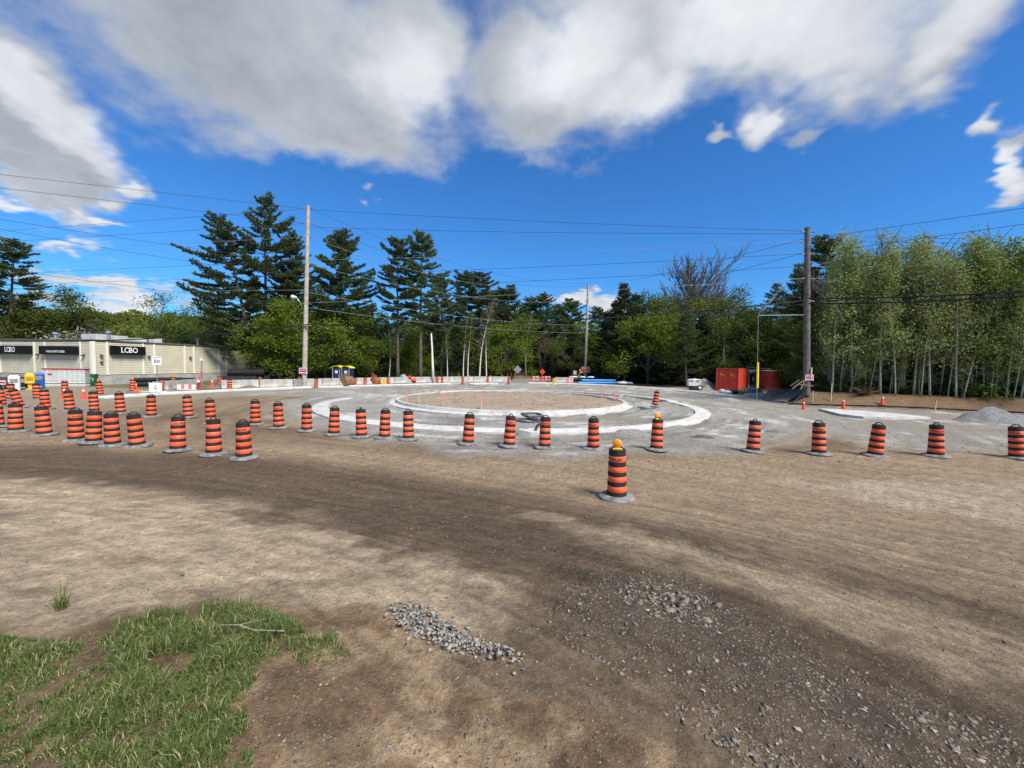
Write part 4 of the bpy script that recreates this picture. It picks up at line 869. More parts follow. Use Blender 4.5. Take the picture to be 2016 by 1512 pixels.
# ------------------------------------------------------------------ boxes along the shop front
def box_at(px, py, dy=0): p = on(px, py); return p
def newsbox(px, py, label, m, ped, w=.5, h=1.15, win=None):
    p = on(px, py); t = thing('newspaper_box', label, 'newspaper box', p, -az(p) * .9, 'newspaper boxes')
    if ped: MB().box((0, 0, .04), (w * .9, .45, .08)).build('foot', m, t); MB().box((0, 0, .30), (w * .35, .22, .48)).build('pedestal', m, t); z0 = .52
    else: z0 = .05; MB().box((0, 0, .03), (w * .9, .4, .06)).build('foot', m, t)
    mb = MB(); mb.box((0, 0, (z0 + h) / 2), (w, .48, h - z0), 0, .05); mb.build('cabinet', m, t); mb = MB(); mb.box((0, -.02, h + .05), (w * .8, .40, .10), 0, .04); mb.build('hood', m, t)
    MB().box((0, -.247, h - .36), (w * .66, .012, .32)).build('window', win or mat('dark_window', (.05, .06, .07), None, 5, .2), t); MB().box((0, -.25, z0 + .1), (w * .5, .012, .06)).build('slot', mat('paper_white', (.7, .7, .68), None, 5, .6), t)
DW = mat('newsprint', (.30, .32, .30), (.12, .14, .13), 22, .6)
newsbox(29, 769, 'white newspaper box in front of the shop', mat('white_enamel', (.72, .72, .70), None, 5, .4), 0, .62, 1.15, DW); newsbox(46.5, 767, 'narrow black newspaper box beside the white one', mat('black_enamel', (.025, .025, .025), None, 5, .35), 0, .42, 1.1, DW)
newsbox(60, 767, 'yellow newspaper box on a pedestal', mat('yellow_enamel', (.82, .50, .01), None, 5, .35), 1, .56, 1.25, mat('yellow_shadow', (.45, .27, .01), None, 5, .4)); newsbox(78, 765, 'blue newspaper box beside the propane cages', mat('blue_enamel', (.02, .10, .40), None, 5, .35), 0, .62, 1.3, DW)
CAGE = mat('white_steel', (.74, .74, .72), (.66, .66, .64), 3, .5); REDT = mat('red_trim', (.42, .03, .035), None, 4, .5); GREYM = mat('grey_mesh_steel', (.46, .47, .46), None, 3, .5)
for i, px in enumerate((100, 122.5, 143.5, 162.5)):
    p = on(px, 761); t = thing('propane_cage', '%s white cage with red top from the blue newspaper box' % ORD[i], 'propane cage', p, -az(p) * .3, 'propane cages'); t.scale = (.80, .8, 1)
    MB().box((0, 0, .13), (1.05, .8, .22), 0, .03).build('plinth', CONC, t); MB().box((0, .02, .95), (1.02, .7, 1.30)).build('cabinet', GREYM, t)
    for x in (-.255, .255):
        d = MB(); [d.box((x, -.36, z), (.47, .05, .04)) for z in (.36, 1.54)]; [d.box((x + s_ * .215, -.36, .95), (.04, .05, 1.14)) for s_ in (-1, 1)]; [d.box((x + k * .07, -.355, .95), (.022, .02, 1.14)) for k in (-2, -1, 0, 1, 2)]; d.box((x, -.39, .62), (.22, .02, .04)); d.build('door', CAGE, t)
    MB().box((0, 0, 1.66), (1.08, .8, .11), 0, .02).build('top', REDT, t)
    if i == 0: MB().box((.22, -.40, 1.18), (.4, .02, .12)).build('placard', REDT, t)
p = on(180.5, 759); t = thing('green_bin', 'dark green bin with pale emblem at the shop corner', 'bin', p, -az(p) * .7); MB().box((0, 0, .55), (.82, .7, 1.0), 0, .05).build('bin_body', mat('green_plastic', (.015, .11, .045), (.01, .08, .03), 4, .5), t); MB().box((0, .02, 1.1), (.88, .76, .10), 0, .03).build('lid', mat('green_plastic', (.015, .11, .045)), t); mb = MB(); mb.tube([(.12, -.362, .42), (.22, -.362, .66), (.06, -.362, .80), (-.02, -.362, .62)], .035, 4); mb.build('emblem', WHT, t)
p = on(8, 772); t = thing('warning_board', 'pink and white striped board at the left picture edge', 'board', p, 0); MB().box((-.5, 0, .75), (1.3, .03, .34)).build('panel', mat('pink_white', (.75, .35, .40), (.72, .70, .70), 1, .6), t); MB().box((-.5, -.02, .75), (1.28, .02, .10)).build('stripe', REDT, t); [MB().box((x, .05, .35), (.05, .05, .7)).build('leg', GALV, t) for x in (-1.0, -.1)]
p = on(2, 766); blobmesh('brown_bush', [((0, 0, .5), (1.3, .5, .55), 'mulch', mat('brown_brush', (.07, .05, .035), (.03, .022, .015), 9, .95, .6, 12))], None, 'brown dead shrub against the shop foundation', 'shrub', p)
# ------------------------------------------------------------------ signs and posts on the left
p = on(310, 765); t = thing('speed_sign', 'white speed limit sign reading MAXIMUM 50 on a thin post', 'sign', p, -az(p) * .8)
zs = (CAM[2] + (709 - 717.5) * -1 * 0) ; k = (Vector((p.x, p.y, 0)) - Vector((0, 0, 0))).y / FPX; z0 = p.z + (765 - 717.5) * k; z1 = p.z + (765 - 701.5) * k; w_ = 15 * k * .92
mb = MB(); mb.tube([(0, .03, 0), (0, .03, z1 - p.z - .1)], .032, 6); mb.build('post', GALV, t); pl = MB().box((0, -.02, (z0 + z1) / 2 - p.z), (w_, .02, z1 - z0), 0, .0).build('panel', mat('sign_white', (.80, .80, .79), (.76, .76, .75), 4, .5), t)
for tx, sz, dz, b_ in (('MAXIMUM', .135, .30, .003), ('50', .50, -.10, .012)):
    me, co = text_mesh(tx, sz * (z1 - z0) / .85, 'lettering', b_); me.materials.append(INK); l = obj('lettering', me, pl); l.location = (0, -.033, (z0 + z1) / 2 - p.z + dz * (z1 - z0) / .85); l.rotation_euler = (R(90), 0, 0)
def sign_on_ground():
    p = on(302, 771.5); t = thing('toppled_sign', 'white road sign leaning on its stand below the speed sign', 'sign', p, .5); W_ = mat('sign_white', (.80, .80, .79))
    o = MB().box((.1, 0, .38), (.85, .03, .75)).build('panel', W_, t); o.rotation_euler.x = -.25; l = MB().tube([(.25, -.1, .55), (.12, -.1, .45), (.12, -.1, .30), (.28, -.1, .22)], .035, 5).build('symbol', INK, t); MB().box((-.25, -.1, .42), (.05, .05, .85)).build('upright', GALV, t)
    MB().box((.2, -.3, .03), (1.7, .7, .06), 0, .02).build('foot_slab', CONC, t); mb = MB(); mb.box((-.9, -.2, .1), (.55, .2, .1), 0, .02); mb.build('orange_base', OPAINT, t)
sign_on_ground()
p = on(331, 768); mb = MB(); mb.prism([(-.5, 0), (.55, 0), (.1, .85)], -.015, .015); o = mb.build('folded_sign', mat('grey_sign_back', (.30, .31, .32), None, 4, .5, 0, 10, .3)); o.location = p; o.rotation_euler = (R(72), 0, -.2); tag(o, 'grey triangular sign back leaning right of the drum under the speed sign', 'sign')
p = on(367, 768); t = thing('striped_board', 'red and white striped barricade board lying in front of a cone', 'barricade', p, .1)
for i in range(5):
    mb = MB(); s0 = -.75 + i * .3; mb.add([(s0, 0, .10), (s0 + .3, 0, .10), (s0 + .22, .12, .48), (s0 - .08, .12, .48), (s0, .04, .10), (s0 + .3, .04, .10), (s0 + .22, .16, .48), (s0 - .08, .16, .48)], [(0, 1, 2, 3), (5, 4, 7, 6), (0, 4, 5, 1), (3, 2, 6, 7), (0, 3, 7, 4), (1, 5, 6, 2)]); mb.build('board_stripe', (PNK if i % 2 else WHT), t)
MB().box((0, .1, .05), (1.5, .3, .08)).build('foot', WHT, t)
def hydrant(px, py, label, m, capm, sc=1.0):
    p = on(px, py); t = thing('fire_hydrant', label, 'hydrant', p, .4); t.scale = (sc,) * 3
    mb = MB(); mb.lathe([(.19, 0), (.19, .06), (.12, .07), (.115, .58), (.16, .60), (.16, .65), (.12, .66)], 14); mb.build('barrel', m, t); smooth_by_angle(t.children[0])
    mb = MB(); mb.lathe([(.14, .655), (.13, .74), (.08, .82), (.035, .84), (.035, .89)], 14); mb.build('bonnet', capm, t, True)
    for d in ((1, 0), (-1, 0), (0, -1)): mb = MB(); mb.tube([(d[0] * .09, d[1] * .09, .48), (d[0] * .2, d[1] * .2, .48), (d[0] * .2, d[1] * .2, .48), (d[0] * .235, d[1] * .235, .48)], [.055, .055, .07, .07], 8); mb.build('outlet', m, t)
hydrant(391, 766, 'red fire hydrant with pale top beside the ribbon post', mat('hydrant_red', (.55, .04, .04), (.4, .03, .03), 8, .5), WHT, .95); hydrant(1090, 757, 'yellow fire hydrant before the lone barrier', mat('hydrant_yellow', (.85, .60, .02), (.7, .48, .02), 8, .5), mat('hydrant_yellow', (.85, .6, .02)), 1.05)
p = on(397.5, 766); t = thing('marker_post', 'grey steel post with white cap and red ribbon', 'post', p, 0); hp = 56 * p.y / FPX; mb = MB(); mb.tube([(0, 0, 0), (.03, 0, hp)], .055, 8); mb.build('post', GALV, t); mb = MB(); mb.lathe([(.11, hp - .02), (.13, hp + .06), (.11, hp + .16), (.05, hp + .2)], 10); mb.build('cap', WHT, t)
mb = MB(); mb.add([(-.06, 0, hp * .68), (-.35, .02, hp * .38), (-.2, -.02, hp * .22), (-.07, 0, hp * .42), (-.06, .03, hp * .68), (-.35, .05, hp * .38), (-.2, .01, hp * .22), (-.07, .03, hp * .42)], [(0, 1, 2, 3), (7, 6, 5, 4), (0, 4, 5, 1), (1, 5, 6, 2), (2, 6, 7, 3), (3, 7, 4, 0)]); mb.build('ribbon', PNK, t)
# ------------------------------------------------------------------ far middle: toilets, buckets, barricades, signs
def toilet(px, Y, label):
    p = D(px, 750, Y); p = drop(p.x, p.y); t = thing('portable_toilet', label, 'portable toilet', p, -.1, 'portable toilets'); NAVY = mat('navy_plastic', (.018, .035, .11), (.012, .025, .08), 4, .5)
    MB().box((0, 0, .08), (1.15, 1.15, .16)).build('skid', BLK, t); MB().box((0, .02, 1.1), (1.10, 1.08, 1.9), 0, .04).build('cabin', NAVY, t); d = MB().box((0, -.54, 1.08), (.78, .05, 1.78), 0, .01).build('door', NAVY, t); MB().box((.05, -.575, 1.52), (.36, .012, .34)).build('notice', WHT, d); MB().box((.32, -.59, 1.05), (.05, .05, .16)).build('handle', GREYM, d)
    [MB().box((x, -.545, 1.08), (.05, .06, 1.86)).build('door_post', GREYM, t) for x in (-.46, .46)]
    mb = MB(); rows = []
    for i in range(9): f = -1 + i / 4; rows.append([(f * .68, -.66, 2.04 + .26 * (1 - f * f)), (f * .68, .66, 2.04 + .26 * (1 - f * f)), (f * .66, .64, 1.98 + .24 * (1 - f * f)), (f * .66, -.64, 1.98 + .24 * (1 - f * f))])
    mb.rings(rows, True, True); mb.build('roof', mat('yellow_roof', (.80, .62, .06), (.7, .52, .05), 4, .5), t)
toilet(666.5, 49.5, 'left navy portable toilet with yellow roof behind the barriers'); toilet(684.5, 49.5, 'right navy portable toilet with yellow roof behind the barriers')
def bucket(px, py, label, w, s, m):
    p = on(px, py); t = thing('excavator_bucket', label, 'excavator bucket', p, 1.25); mb = MB(); prof = []
    for i in range(10): a = R(-70 + 25 * i); prof.append((s * .55 * math.cos(a), s * .62 + s * .6 * math.sin(a)))
    rows = [[(x, -q[0], q[1]) for q in prof] + [(x, -q[0] * .9, s * .62 + (q[1] - s * .62) * .9) for q in prof[::-1]] for x in np.linspace(-w / 2, w / 2, 4)]; mb.rings(rows, True, True); mb.build('shell', m, t)
    for x in (-w / 2, w / 2): mb = MB(); n = len(prof); mb.add([(x - .02, -q[0], q[1]) for q in prof] + [(x + .02, -q[0], q[1]) for q in prof], [tuple(range(n)), tuple(range(2 * n - 1, n - 1, -1))] + [(i, i + 1, n + i + 1, n + i) for i in range(n - 1)]); mb.build('side_plate', m, t)
    for x in (-w * .18, w * .18): mb = MB(); mb.prism([(-.3 * s, 0), (.3 * s, 0), (.12 * s, .45 * s), (-.12 * s, .45 * s)], -.03, .03); o = mb.build('ear', m, t); o.rotation_euler = (R(90), 0, R(90)); o.location = (x, .1, s * 1.15)
    for k in range(5): MB().box((-w * .4 + k * w * .2, -s * .28, .06), (.09, .28, .07), 0, .02).build('tooth', IRON, t)
bucket(683, 761, 'large rusty tan excavator bucket leaning on the barriers', 1.25, .95, mat('rusty_tan', (.30, .19, .09), (.17, .09, .045), 4, .8, .3, 30)); bucket(739, 759, 'smaller orange-rust excavator bucket before the barriers', .95, .8, mat('rusty_orange', (.36, .13, .05), (.2, .075, .035), 4, .8, .3, 30))
p = on(755, 758.5); t = thing('yellow_attachment', 'small yellow machine attachment before the barriers', 'attachment', p, .2); YM = mat('machine_yellow', (.78, .42, .02), (.6, .3, .02), 5, .5); MB().box((0, 0, .2), (.75, .5, .32), 0, .05).build('plate', YM, t); MB().box((.1, 0, .5), (.3, .25, .35), 0, .04).build('mount', YM, t); mb = MB(); mb.tube([(-.35, 0, .1), (-.45, 0, .75)], .05, 6); mb.build('arm', YM, t); MB().box((.12, 0, .8), (.06, .2, .3)).build('lug', GREYM, t)
p = D(794, 744, 55); p = drop(p.x, p.y); blobmesh('wrapped_pallet', [((0, 0, .6), (.5, .4, .65), 'load', mat('teal_plastic', (.18, .34, .32), None, 3, .5))], None, 'pale teal wrapped load behind the barriers', 'bundle', p)
p = D(806, 744, 55); p = drop(p.x, p.y); blobmesh('barrier_roll', [((-.55, 0, .55), (.5, .4, .42), 'roll', PNK), ((.55, .1, .4), (.45, .4, .32), 'roll', CONE_O), ((.0, -.1, .75), (.35, .3, .3), 'roll', REDT), ((-.9, .1, .6), (.3, .3, .3), 'roll', WHT)], None, 'heap of red and white barrier netting behind the barriers', 'netting', p)
p = D(648, 744, 50); p = drop(p.x, p.y)
for i, (px, Y, l) in enumerate(((1053, 66, 'leftmost red and white plank barricade'), (1062, 66.5, 'second red and white plank barricade'), (1070, 66, 'third red and white plank barricade'), (1078, 67, 'fourth red and white plank barricade, palest'), (1123, 62, 'small red and white barricade before the lone barrier'))):
    p = D(px, 750, Y); p = drop(p.x, p.y); t = thing('plank_barricade', l, 'barricade', p, RNG.uniform(-.5, .5), 'red and white barricades')
    for z in (.35, .78):
        for k in range(4): MB().box((-.36 + k * .24, 0, z), (.238, .04, .22)).build('board_stripe', (CONE_O, WHT)[k % 2] if i != 3 else (PNK, WHT)[k % 2], t)
    for x in (-.4, .4):
        mb = MB(); mb.tube([(x, -.25, 0), (x, .03, .95), (x, .3, 0)], .025, 5); mb.build('leg', CONE_O, t)
def diamond(px, py, Y, s, label, m, post, txt=None):
    c = D(px, py, Y); g = drop(c.x, c.y); t = thing('diamond_sign', label, 'sign', g, 0); h = c.z - g.z; MB().prism([(-s, 0), (0, -s), (s, 0), (0, s)], -.012, .012).build('panel', m, t); o = t.children[0]; o.rotation_euler.x = R(90); o.location.z = h
    for x in post: mb = MB(); mb.tube([(x, .05, 0), (x, .05, h)], .035, 6); mb.build('post', GALV if len(post) > 1 else CONE_O, t)
    if txt: mb = MB(); mb.box((0, -.02, h), (s * .9, .012, s * .16)); mb.box((-s * .2, -.02, h + s * .2), (s * .3, .012, s * .12)); mb.build('symbol', INK, t)
diamond(1019, 727.5, 74, .78, 'grey back of a diamond sign on two posts down the road', GALV, (-.25, .25)); diamond(1068, 732, 66, .46, 'orange diamond warning sign above the barricades', CONE_O, (0,), 1)
def machine():
    p = D(1134, 745, 66); p = drop(p.x, p.y); t = thing('work_machine', 'dark work machine with orange boom and yellow lamps at the wood edge', 'machine', p, .2); t.scale = (.78,) * 3; DK = mat('dark_machine', (.02, .02, .022), (.04, .04, .04), 4, .5)
    MB().box((0, 0, 1.0), (1.8, 2.2, .9), 0, .1).build('chassis', DK, t); c = MB().box((-.5, 0, 1.95), (.95, 1.2, 1.1), 0, .08).build('cab', DK, t); MB().box((-.5, -.62, 2.05), (.7, .02, .75)).build('window', mat('pale_glass', (.42, .45, .47), None, 3, .2), c)
    for x in (-.85, .85): mb = MB(); mb.tube([(x - .16, -.6, .5), (x + .16, -.6, .5)], .5, 14); mb.build('wheel', BLK, t); mb = MB(); mb.tube([(x - .16, .8, .5), (x + .16, .8, .5)], .5, 14); mb.build('wheel', BLK, t)
    mb = MB(); mb.tube([(.5, 0, 1.4), (.9, -.1, 2.3), (1.9, -.2, 2.75)], [.2, .17, .14], 6); mb.build('boom', mat('orange_paint', (.50, .13, .02), (.35, .08, .02), 4, .5), t); MB().box((1.6, -.2, 2.85), (1.2, .5, .3), 0, .05).build('hood', mat('orange_paint', (.5, .13, .02)), t)
    for q in ((.55, -.75, 2.6), (.75, -.85, 2.1), (.85, -1.0, 1.1)): mb = MB(); mb.lathe([(.05, -.08), (.16, -.05), (.16, .05), (.05, .08)], 10); o = mb.build('lamp', mat('warm_lamp', (.95, .75, .35), None, 5, .3), t, True); o.rotation_euler.x = R(90); o.location = q
machine()
# ------------------------------------------------------------------ right: trailer, containers, metal sheets
RED = mat('container_red', (.60, .062, .035), (.47, .05, .03), 1.6, .55, .05, 30); DRED = mat('dark_red', (.19, .018, .017), (.13, .014, .013), 1.6, .6, .05, 30)
def trailer():
    p = on(1365, 768); t = thing('white_trailer', 'small white generator trailer with one visible wheel', 'trailer', p, -.15); WT = mat('trailer_white', (.70, .70, .67), (.6, .6, .57), 3, .5)
    MB().box((0, 0, .92), (1.42, .8, .82), 0, .06).build('housing', WT, t); MB().box((.1, .0, 1.37), (.4, .4, .07), 0, .02).build('lid', WT, t)
    for x in (-.38, .36): m_ = MB(); [m_.box((x, -.405, 1.0 + k * .07), (.42, .012, .03)) for k in range(4)]; m_.build('louvre', FLASH, t)
    MB().box((.05, 0, .42), (1.7, .5, .16), 0, .02).build('chassis', BLK, t); MB().box((-.2, -.1, .2), (.55, .5, .3), 0, .05).build('jack', BLK, t)
    w = MB(); w.tube([(.6, -.5, .32), (.6, -.28, .32)], .32, 18); w = w.build('wheel', BLK, t); r_ = MB(); r_.tube([(.6, -.52, .32), (.6, -.5, .32)], .18, 14); r_.build('rim', WT, w); mb = MB(); mb.tube([(.85, 0, .45), (1.35, 0, .52)], .05, 6); mb.build('drawbar', BLK, t)
trailer()
def container():
    W = 2.44; H = 2.75; L = 5.9; rz = R(-40); b = on(1453, 771); a = drop(b.x - W * math.cos(rz), b.y - W * math.sin(rz)); t = thing('red_container', 'bright red shipping container with closed end doors', 'container', a, rz)
    def corr(x0, y0, x1, y1, n, nm):
        mb = MB(); P = []; dx, dy = (x1 - x0) / n, (y1 - y0) / n; l_ = math.hypot(dx, dy); nx, ny = dy / l_ * .04, -dx / l_ * .04
        for i in range(n):
            for f, o_ in ((0, 0), (.35, 0), (.5, 1), (.85, 1)): P.append((x0 + dx * (i + f) - nx * o_, y0 + dy * (i + f) - ny * o_))
        P.append((x1, y1)); mb.add([(q[0], q[1], .12) for q in P] + [(q[0], q[1], H - .1) for q in P], [(i, i + 1, len(P) + i + 1, len(P) + i) for i in range(len(P) - 1)]); return mb.build(nm, RED, t)
    corr(W, .05, W, L - .05, 22, 'side_wall'); corr(0, L - .05, 0, .05, 22, 'side_wall'); corr(W, L, 0, L, 8, 'end_wall'); MB().box((W / 2, L / 2, H - .06), (W - .05, L - .05, .06)).build('roof', RED, t); MB().box((W / 2, L / 2, .12), (W - .05, L - .05, .1)).build('floor', RED, t)
    for x in (.06, W - .06): [MB().box((x, y, H / 2), (.13, .13, H), 0, .02).build('corner_post', RED, t) for y in (.06, L - .06)]
    for z in (.08, H - .07): [MB().box((W / 2, y, z), (W - .26, .12, .14)).build('end_rail', RED, t) for y in (.06, L - .06)]; [MB().box((x, L / 2, z), (.12, L - .26, .14)).build('side_rail', RED, t) for x in (.06, W - .06)]
    for s_ in (0, 1):
        x0 = .13 + s_ * (W - .26) / 2; dw = (W - .26) / 2 - .02; d = MB().box((x0 + dw / 2, .07, H / 2), (dw, .05, H - .3)).build('door', RED, t)
        for z in (.55, 1.15, 1.75, 2.3): MB().box((x0 + dw / 2, .035, z), (dw * .8, .02, .07)).build('rib', RED, d)
        for f in (.3, .75): mb = MB(); mb.tube([(x0 + dw * f, .015, .16), (x0 + dw * f, .015, H - .16)], .02, 6); mb.build('lock_rod', RED, d)
        for k in range(2): MB().box((x0 + dw * (.40 + .24 * k), .02, 2.02 - .12 * k), (.18, .01, .22)).build('placard', mat('yellow_decal', (.70, .42, .05), None, 6, .5), d)
    return t
container()
def container2():
    a = on(1469, 767); b = on(1545, 764.5); rz = math.atan2(b.y - a.y, b.x - a.x); L = (b - a).length; t = thing('dark_red_trailer', 'dark red office container with round white emblem beside the red one', 'container', a, rz); H = 2.5; W = 2.3
    mb = MB(); n = 14; P = [];
    for i in range(n):
        for f, o_ in ((0, 0), (.4, 0), (.5, .035), (.9, .035)): P.append((L * (i + f) / n, o_))
    P.append((L, 0)); mb.add([(q[0], q[1], .15) for q in P] + [(q[0], q[1], H - .08) for q in P], [(i, i + 1, len(P) + i + 1, len(P) + i) for i in range(len(P) - 1)]); mb.build('side_wall', DRED, t)
    MB().box((L / 2, W / 2 + .06, H / 2 + .02), (L, W, H - .25)).build('body', DRED, t); [MB().box((L / 2, .02, z), (L + .05, .1, .14)).build('rail', DRED, t) for z in (.1, H - .06)]; MB().box((L / 2, W / 2, H + .02), (L + .1, W + .1, .08)).build('roof', mat('pale_roof', (.5, .5, .5), None, 3, .5), t)
    MB().box((1.35, -.045, 1.25), (1.3, .03, 1.45)).build('panel', mat('black_panel', (.012, .012, .014), None, 4, .4), t); MB().box((1.1, -.05, .38), (1.8, .03, .55)).build('lower_panel', mat('grey_panel', (.22, .23, .25), None, 3, .5), t)
    mb = MB(); mb.tube([(1.45 + .21 * math.cos(a_), -.07, 1.45 + .21 * math.sin(a_)) for a_ in np.linspace(0, 6.283, 18)], .028, 5); mb.tube([(1.38, -.07, 1.58), (1.38, -.07, 1.36), (1.48, -.07, 1.34), (1.53, -.07, 1.42), (1.45, -.07, 1.48)], .025, 5); mb.box((1.45, -.065, 1.12), (.48, .01, .05)); mb.build('emblem', WHT, t)
    mb = MB(); mb.tube([(-.1, -.15, 2.45), (-.1, -.15, 3.0)], .03, 5); mb.tube([(-.1, -.15, 2.95), (5.6, -.1, 2.72)], .045, 6); mb.build('roof_rail', GALV, t); mb = MB(); mb.tube([(-.05, -.3, 2.5), (-1.1, -.9, .1)], .04, 6); mb.build('prop', GALV, t)
    mb = MB(); mb.add([(-.1, -.1, 2.56), (1.9, -.1, 2.6), (1.2, -.4, 2.35), (.3, -.3, 2.15), (-.1, -.1, 2.62), (1.9, -.1, 2.66), (1.2, -.4, 2.41), (.3, -.3, 2.21)], [(0, 1, 2, 3), (7, 6, 5, 4), (0, 4, 5, 1), (1, 5, 6, 2), (2, 6, 7, 3), (3, 7, 4, 0)]); mb.build('awning', TARPW, t)
container2()
p = on(1452, 776); blobmesh('debris_pile', [((-1.2, 0, .2), (.7, .4, .22), 'wrap', TARPW), ((-.4, -.1, .25), (.5, .35, .28), 'wrap', BPIPE), ((-1.6, .1, .25), (.3, .3, .3), 'wrap', WHT)], None, 'white and black plastic wrapping before the red container', 'debris', p)
p = on(1473, 777); blobmesh('tarp_bundle', [((-.3, 0, .32), (.75, .45, .38), 'tarp', mat('tan_tarp', (.32, .27, .16), (.08, .07, .05), 2.2, .7)), ((.7, .1, .38), (.8, .45, .42), 'tarp', mat('blue_black_tarp', (.12, .24, .32), (.03, .03, .03), 1.8, .6))], None, 'tan, blue and black tarpaulin bundle below the yellow guy guard', 'tarpaulin', p)
p = drop(*[c for c in D(1518, 762, 41)][:2]); mb = MB(); mb.box((0, 0, 1.02), (2.6, 1.1, .06)); o = mb.build('orange_mat', mat('faded_orange', (.62, .24, .12), (.5, .18, .08), 2, .7)); o.location = p + Vector((0, 1, -.55)); o.rotation_euler = (.05, -.12, -.1); tag(o, 'faded orange board lying above the metal sheets', 'board')
def sheets():
    A, B, C_, D_ = on(1500, 792), on(1558, 796), D(1598, 770, 31.5), D(1516, 766, 31.0)
    A, B = on(1506, 790), on(1548, 790); t = thing('metal_sheet_stack', 'dark metal sheets propped up as a slope before the right pole', 'sheet metal', (0, 0, 0)); SM_ = mat('dark_sheet_metal', (.085, .09, .095), (.05, .055, .06), 2, .45, .1, 20, .5)
    base0, base1 = on(1500, 788), on(1545, 793); top0, top1 = D(1514, 766, 38.5), D(1598, 767, 37.5)
    for i, (f0, f1) in enumerate(((0, .52), (.525, .80), (.805, 1.0))):
        a, b, c, d = base0.lerp(base1, f0), base0.lerp(base1, f1), top0.lerp(top1, f1), top0.lerp(top1, f0); u = Vector((0, 0, .05 + .03 * i)); mb = MB(); mb.add([a, b, c, d, a + u, b + u, c + u, d + u], [(3, 2, 1, 0), (4, 5, 6, 7), (0, 1, 5, 4), (1, 2, 6, 5), (2, 3, 7, 6), (3, 0, 4, 7)]); mb.build('sheet', SM_ if i == 0 else mat('pale_sheet_metal', (.26, .29, .28), (.18, .2, .2), 3, .4, .1, 20, .5), t)
    for k in range(4): f = .55 + k * .13; a, b = base0.lerp(base1, f) + Vector((0, 0, .10)), top0.lerp(top1, f) + Vector((0, 0, .10)); mb = MB(); mb.tube([a, b], .025, 4); mb.build('rib', GALV, t)
    for q in (top0, top1, top0.lerp(top1, .5)): mb = MB(); g = drop(q.x, q.y); mb.tube([g - Vector((0, 0, .1)), q], .06, 5); mb.build('prop', mat('old_timber', (.20, .16, .12), None, 8, .9), t)
sheets()
mb = MB()
for a, b, r in (((1556, 760, 29.5), (1574, 748, 29.2), .06), ((1560, 765, 29.4), (1582, 749, 29.6), .05), ((1572, 757, 29.6), (1600, 760, 30.2), .04), ((1576, 767, 29), (1584, 750, 29.4), .04)): mb.tube([D(*a), D(*b)], r, 5)
tag(mb.build('timber_props', mat('old_timber', (.30, .27, .22))), 'loose grey timber poles leaning against the right pole', 'timber')
mb = MB()
for px0, px1, y0, y1 in ((1552, 1760, 796, 802), (1760, 2040, 802, 815)): mb.tube([on(px0 + (px1 - px0) * f, y0 + (y1 - y0) * f) + Vector((0, 0, .05)) for f in np.linspace(0, 1, 10)], .05, 6)
tag(mb.build('black_hose', BPIPE), 'long black hose lying along the foot of the brown bank', 'hose')
c_ = on(1702, 779); rb = MB()
for i in range(60): a = RNG.uniform(0, 6.28); e = Vector((math.cos(a) * RNG.uniform(.4, 1.3), math.sin(a) * .5, RNG.uniform(.1, .75))); rb.tube([(0, 0, .1), e * .5 + Vector((0, 0, .12)), e], [.04, .025, .008], 4)
o = rb.build('root_clump', mat('reddish_roots', (.17, .085, .045), (.09, .05, .03), 9, .95)); o.location = c_; tag(o, 'tangled reddish root clump on the bank below the birches', 'roots')
# ------------------------------------------------------------------ utility poles and wires
POLE = mat('weathered_pole', (.47, .42, .36), (.33, .28, .23), 3, .9, .4, 25); POLED = mat('dark_pole', (.165, .15, .135), (.095, .085, .078), 3, .9, .4, 25); INS = mat('insulator', (.12, .11, .11), (.3, .3, .3), 8, .4)
SGN_R = mat('red_white_notice', (.72, .70, .69), None, 4, .6)
def pole(label, bpx, Y, tpx, base_z, rb_, rt_, m, ins, notice=None):
    b = D(bpx[0], bpx[1], Y); b.z = base_z; tp = D(tpx[0], tpx[1], Y); t = thing('utility_pole', label, 'utility pole', b)
    mb = MB(); N = 9; mb.tube([(tp - b) * (i / N) + Vector((0, 0, -.3 if i == 0 else 0)) for i in range(N + 1)], [rb_ + (rt_ - rb_) * i / N for i in range(N + 1)], 14); smooth_by_angle(mb.build('shaft', m, t))
    for py, side in ins:
        f = (bpx[1] - py) / (bpx[1] - tpx[1]); q = (tp - b) * f
        for s_ in ((-1, 1) if side == 0 else (side,)): mb = MB(); mb.tube([q, q + Vector((s_ * .32, -.05, .02)), q + Vector((s_ * .5, -.06, .0))], [.045, .05, .06], 6); mb.build('insulator', INS, t)
    if notice:
        f = (bpx[1] - notice) / (bpx[1] - tpx[1]); q = (tp - b) * f; w = 16 * Y / FPX; h = 12 * Y / FPX; n = MB().box((q.x, q.y - rb_ - .03, q.z), (w, .03, h)).build('notice', SGN_R, t)
        for dz, hh in ((.30, .16), (-.04, .26), (-.40, .08)): MB().box((q.x, q.y - rb_ - .055, q.z + dz * h), (w * .86, .014, h * hh)).build('printed_line', mat('notice_red', (.55, .02, .04), None, 4, .5), n)
    return t
PL = pole('tall pale wooden utility pole with a street lamp left of centre', (599, 763), 42, (607, 405), 0.0, .26, .17, POLE, [(411, 0), (440, 0), (467, 0), (513, -1), (543, -1), (571, -1), (597, 0)], 730)
q = D(596, 609, 42) - PL.location; e = D(583, 586, 41.6) - PL.location; h = D(574, 584, 41.4) - PL.location
mb = MB(); mb.tube([q, q.lerp(e, .4) + Vector((0, 0, .25)), e], .045, 6); mb.build('lamp_arm', GALV, PL, True)
mb = MB(); mb.tube([e + Vector((.1, 0, 0)), e.lerp(h, .5), h, h + (h - e) * .25], [.09, .2, .22, .06], 8); mb.build('lamp_head', mat('lamp_grey', (.62, .62, .60), None, 4, .4), PL, True)
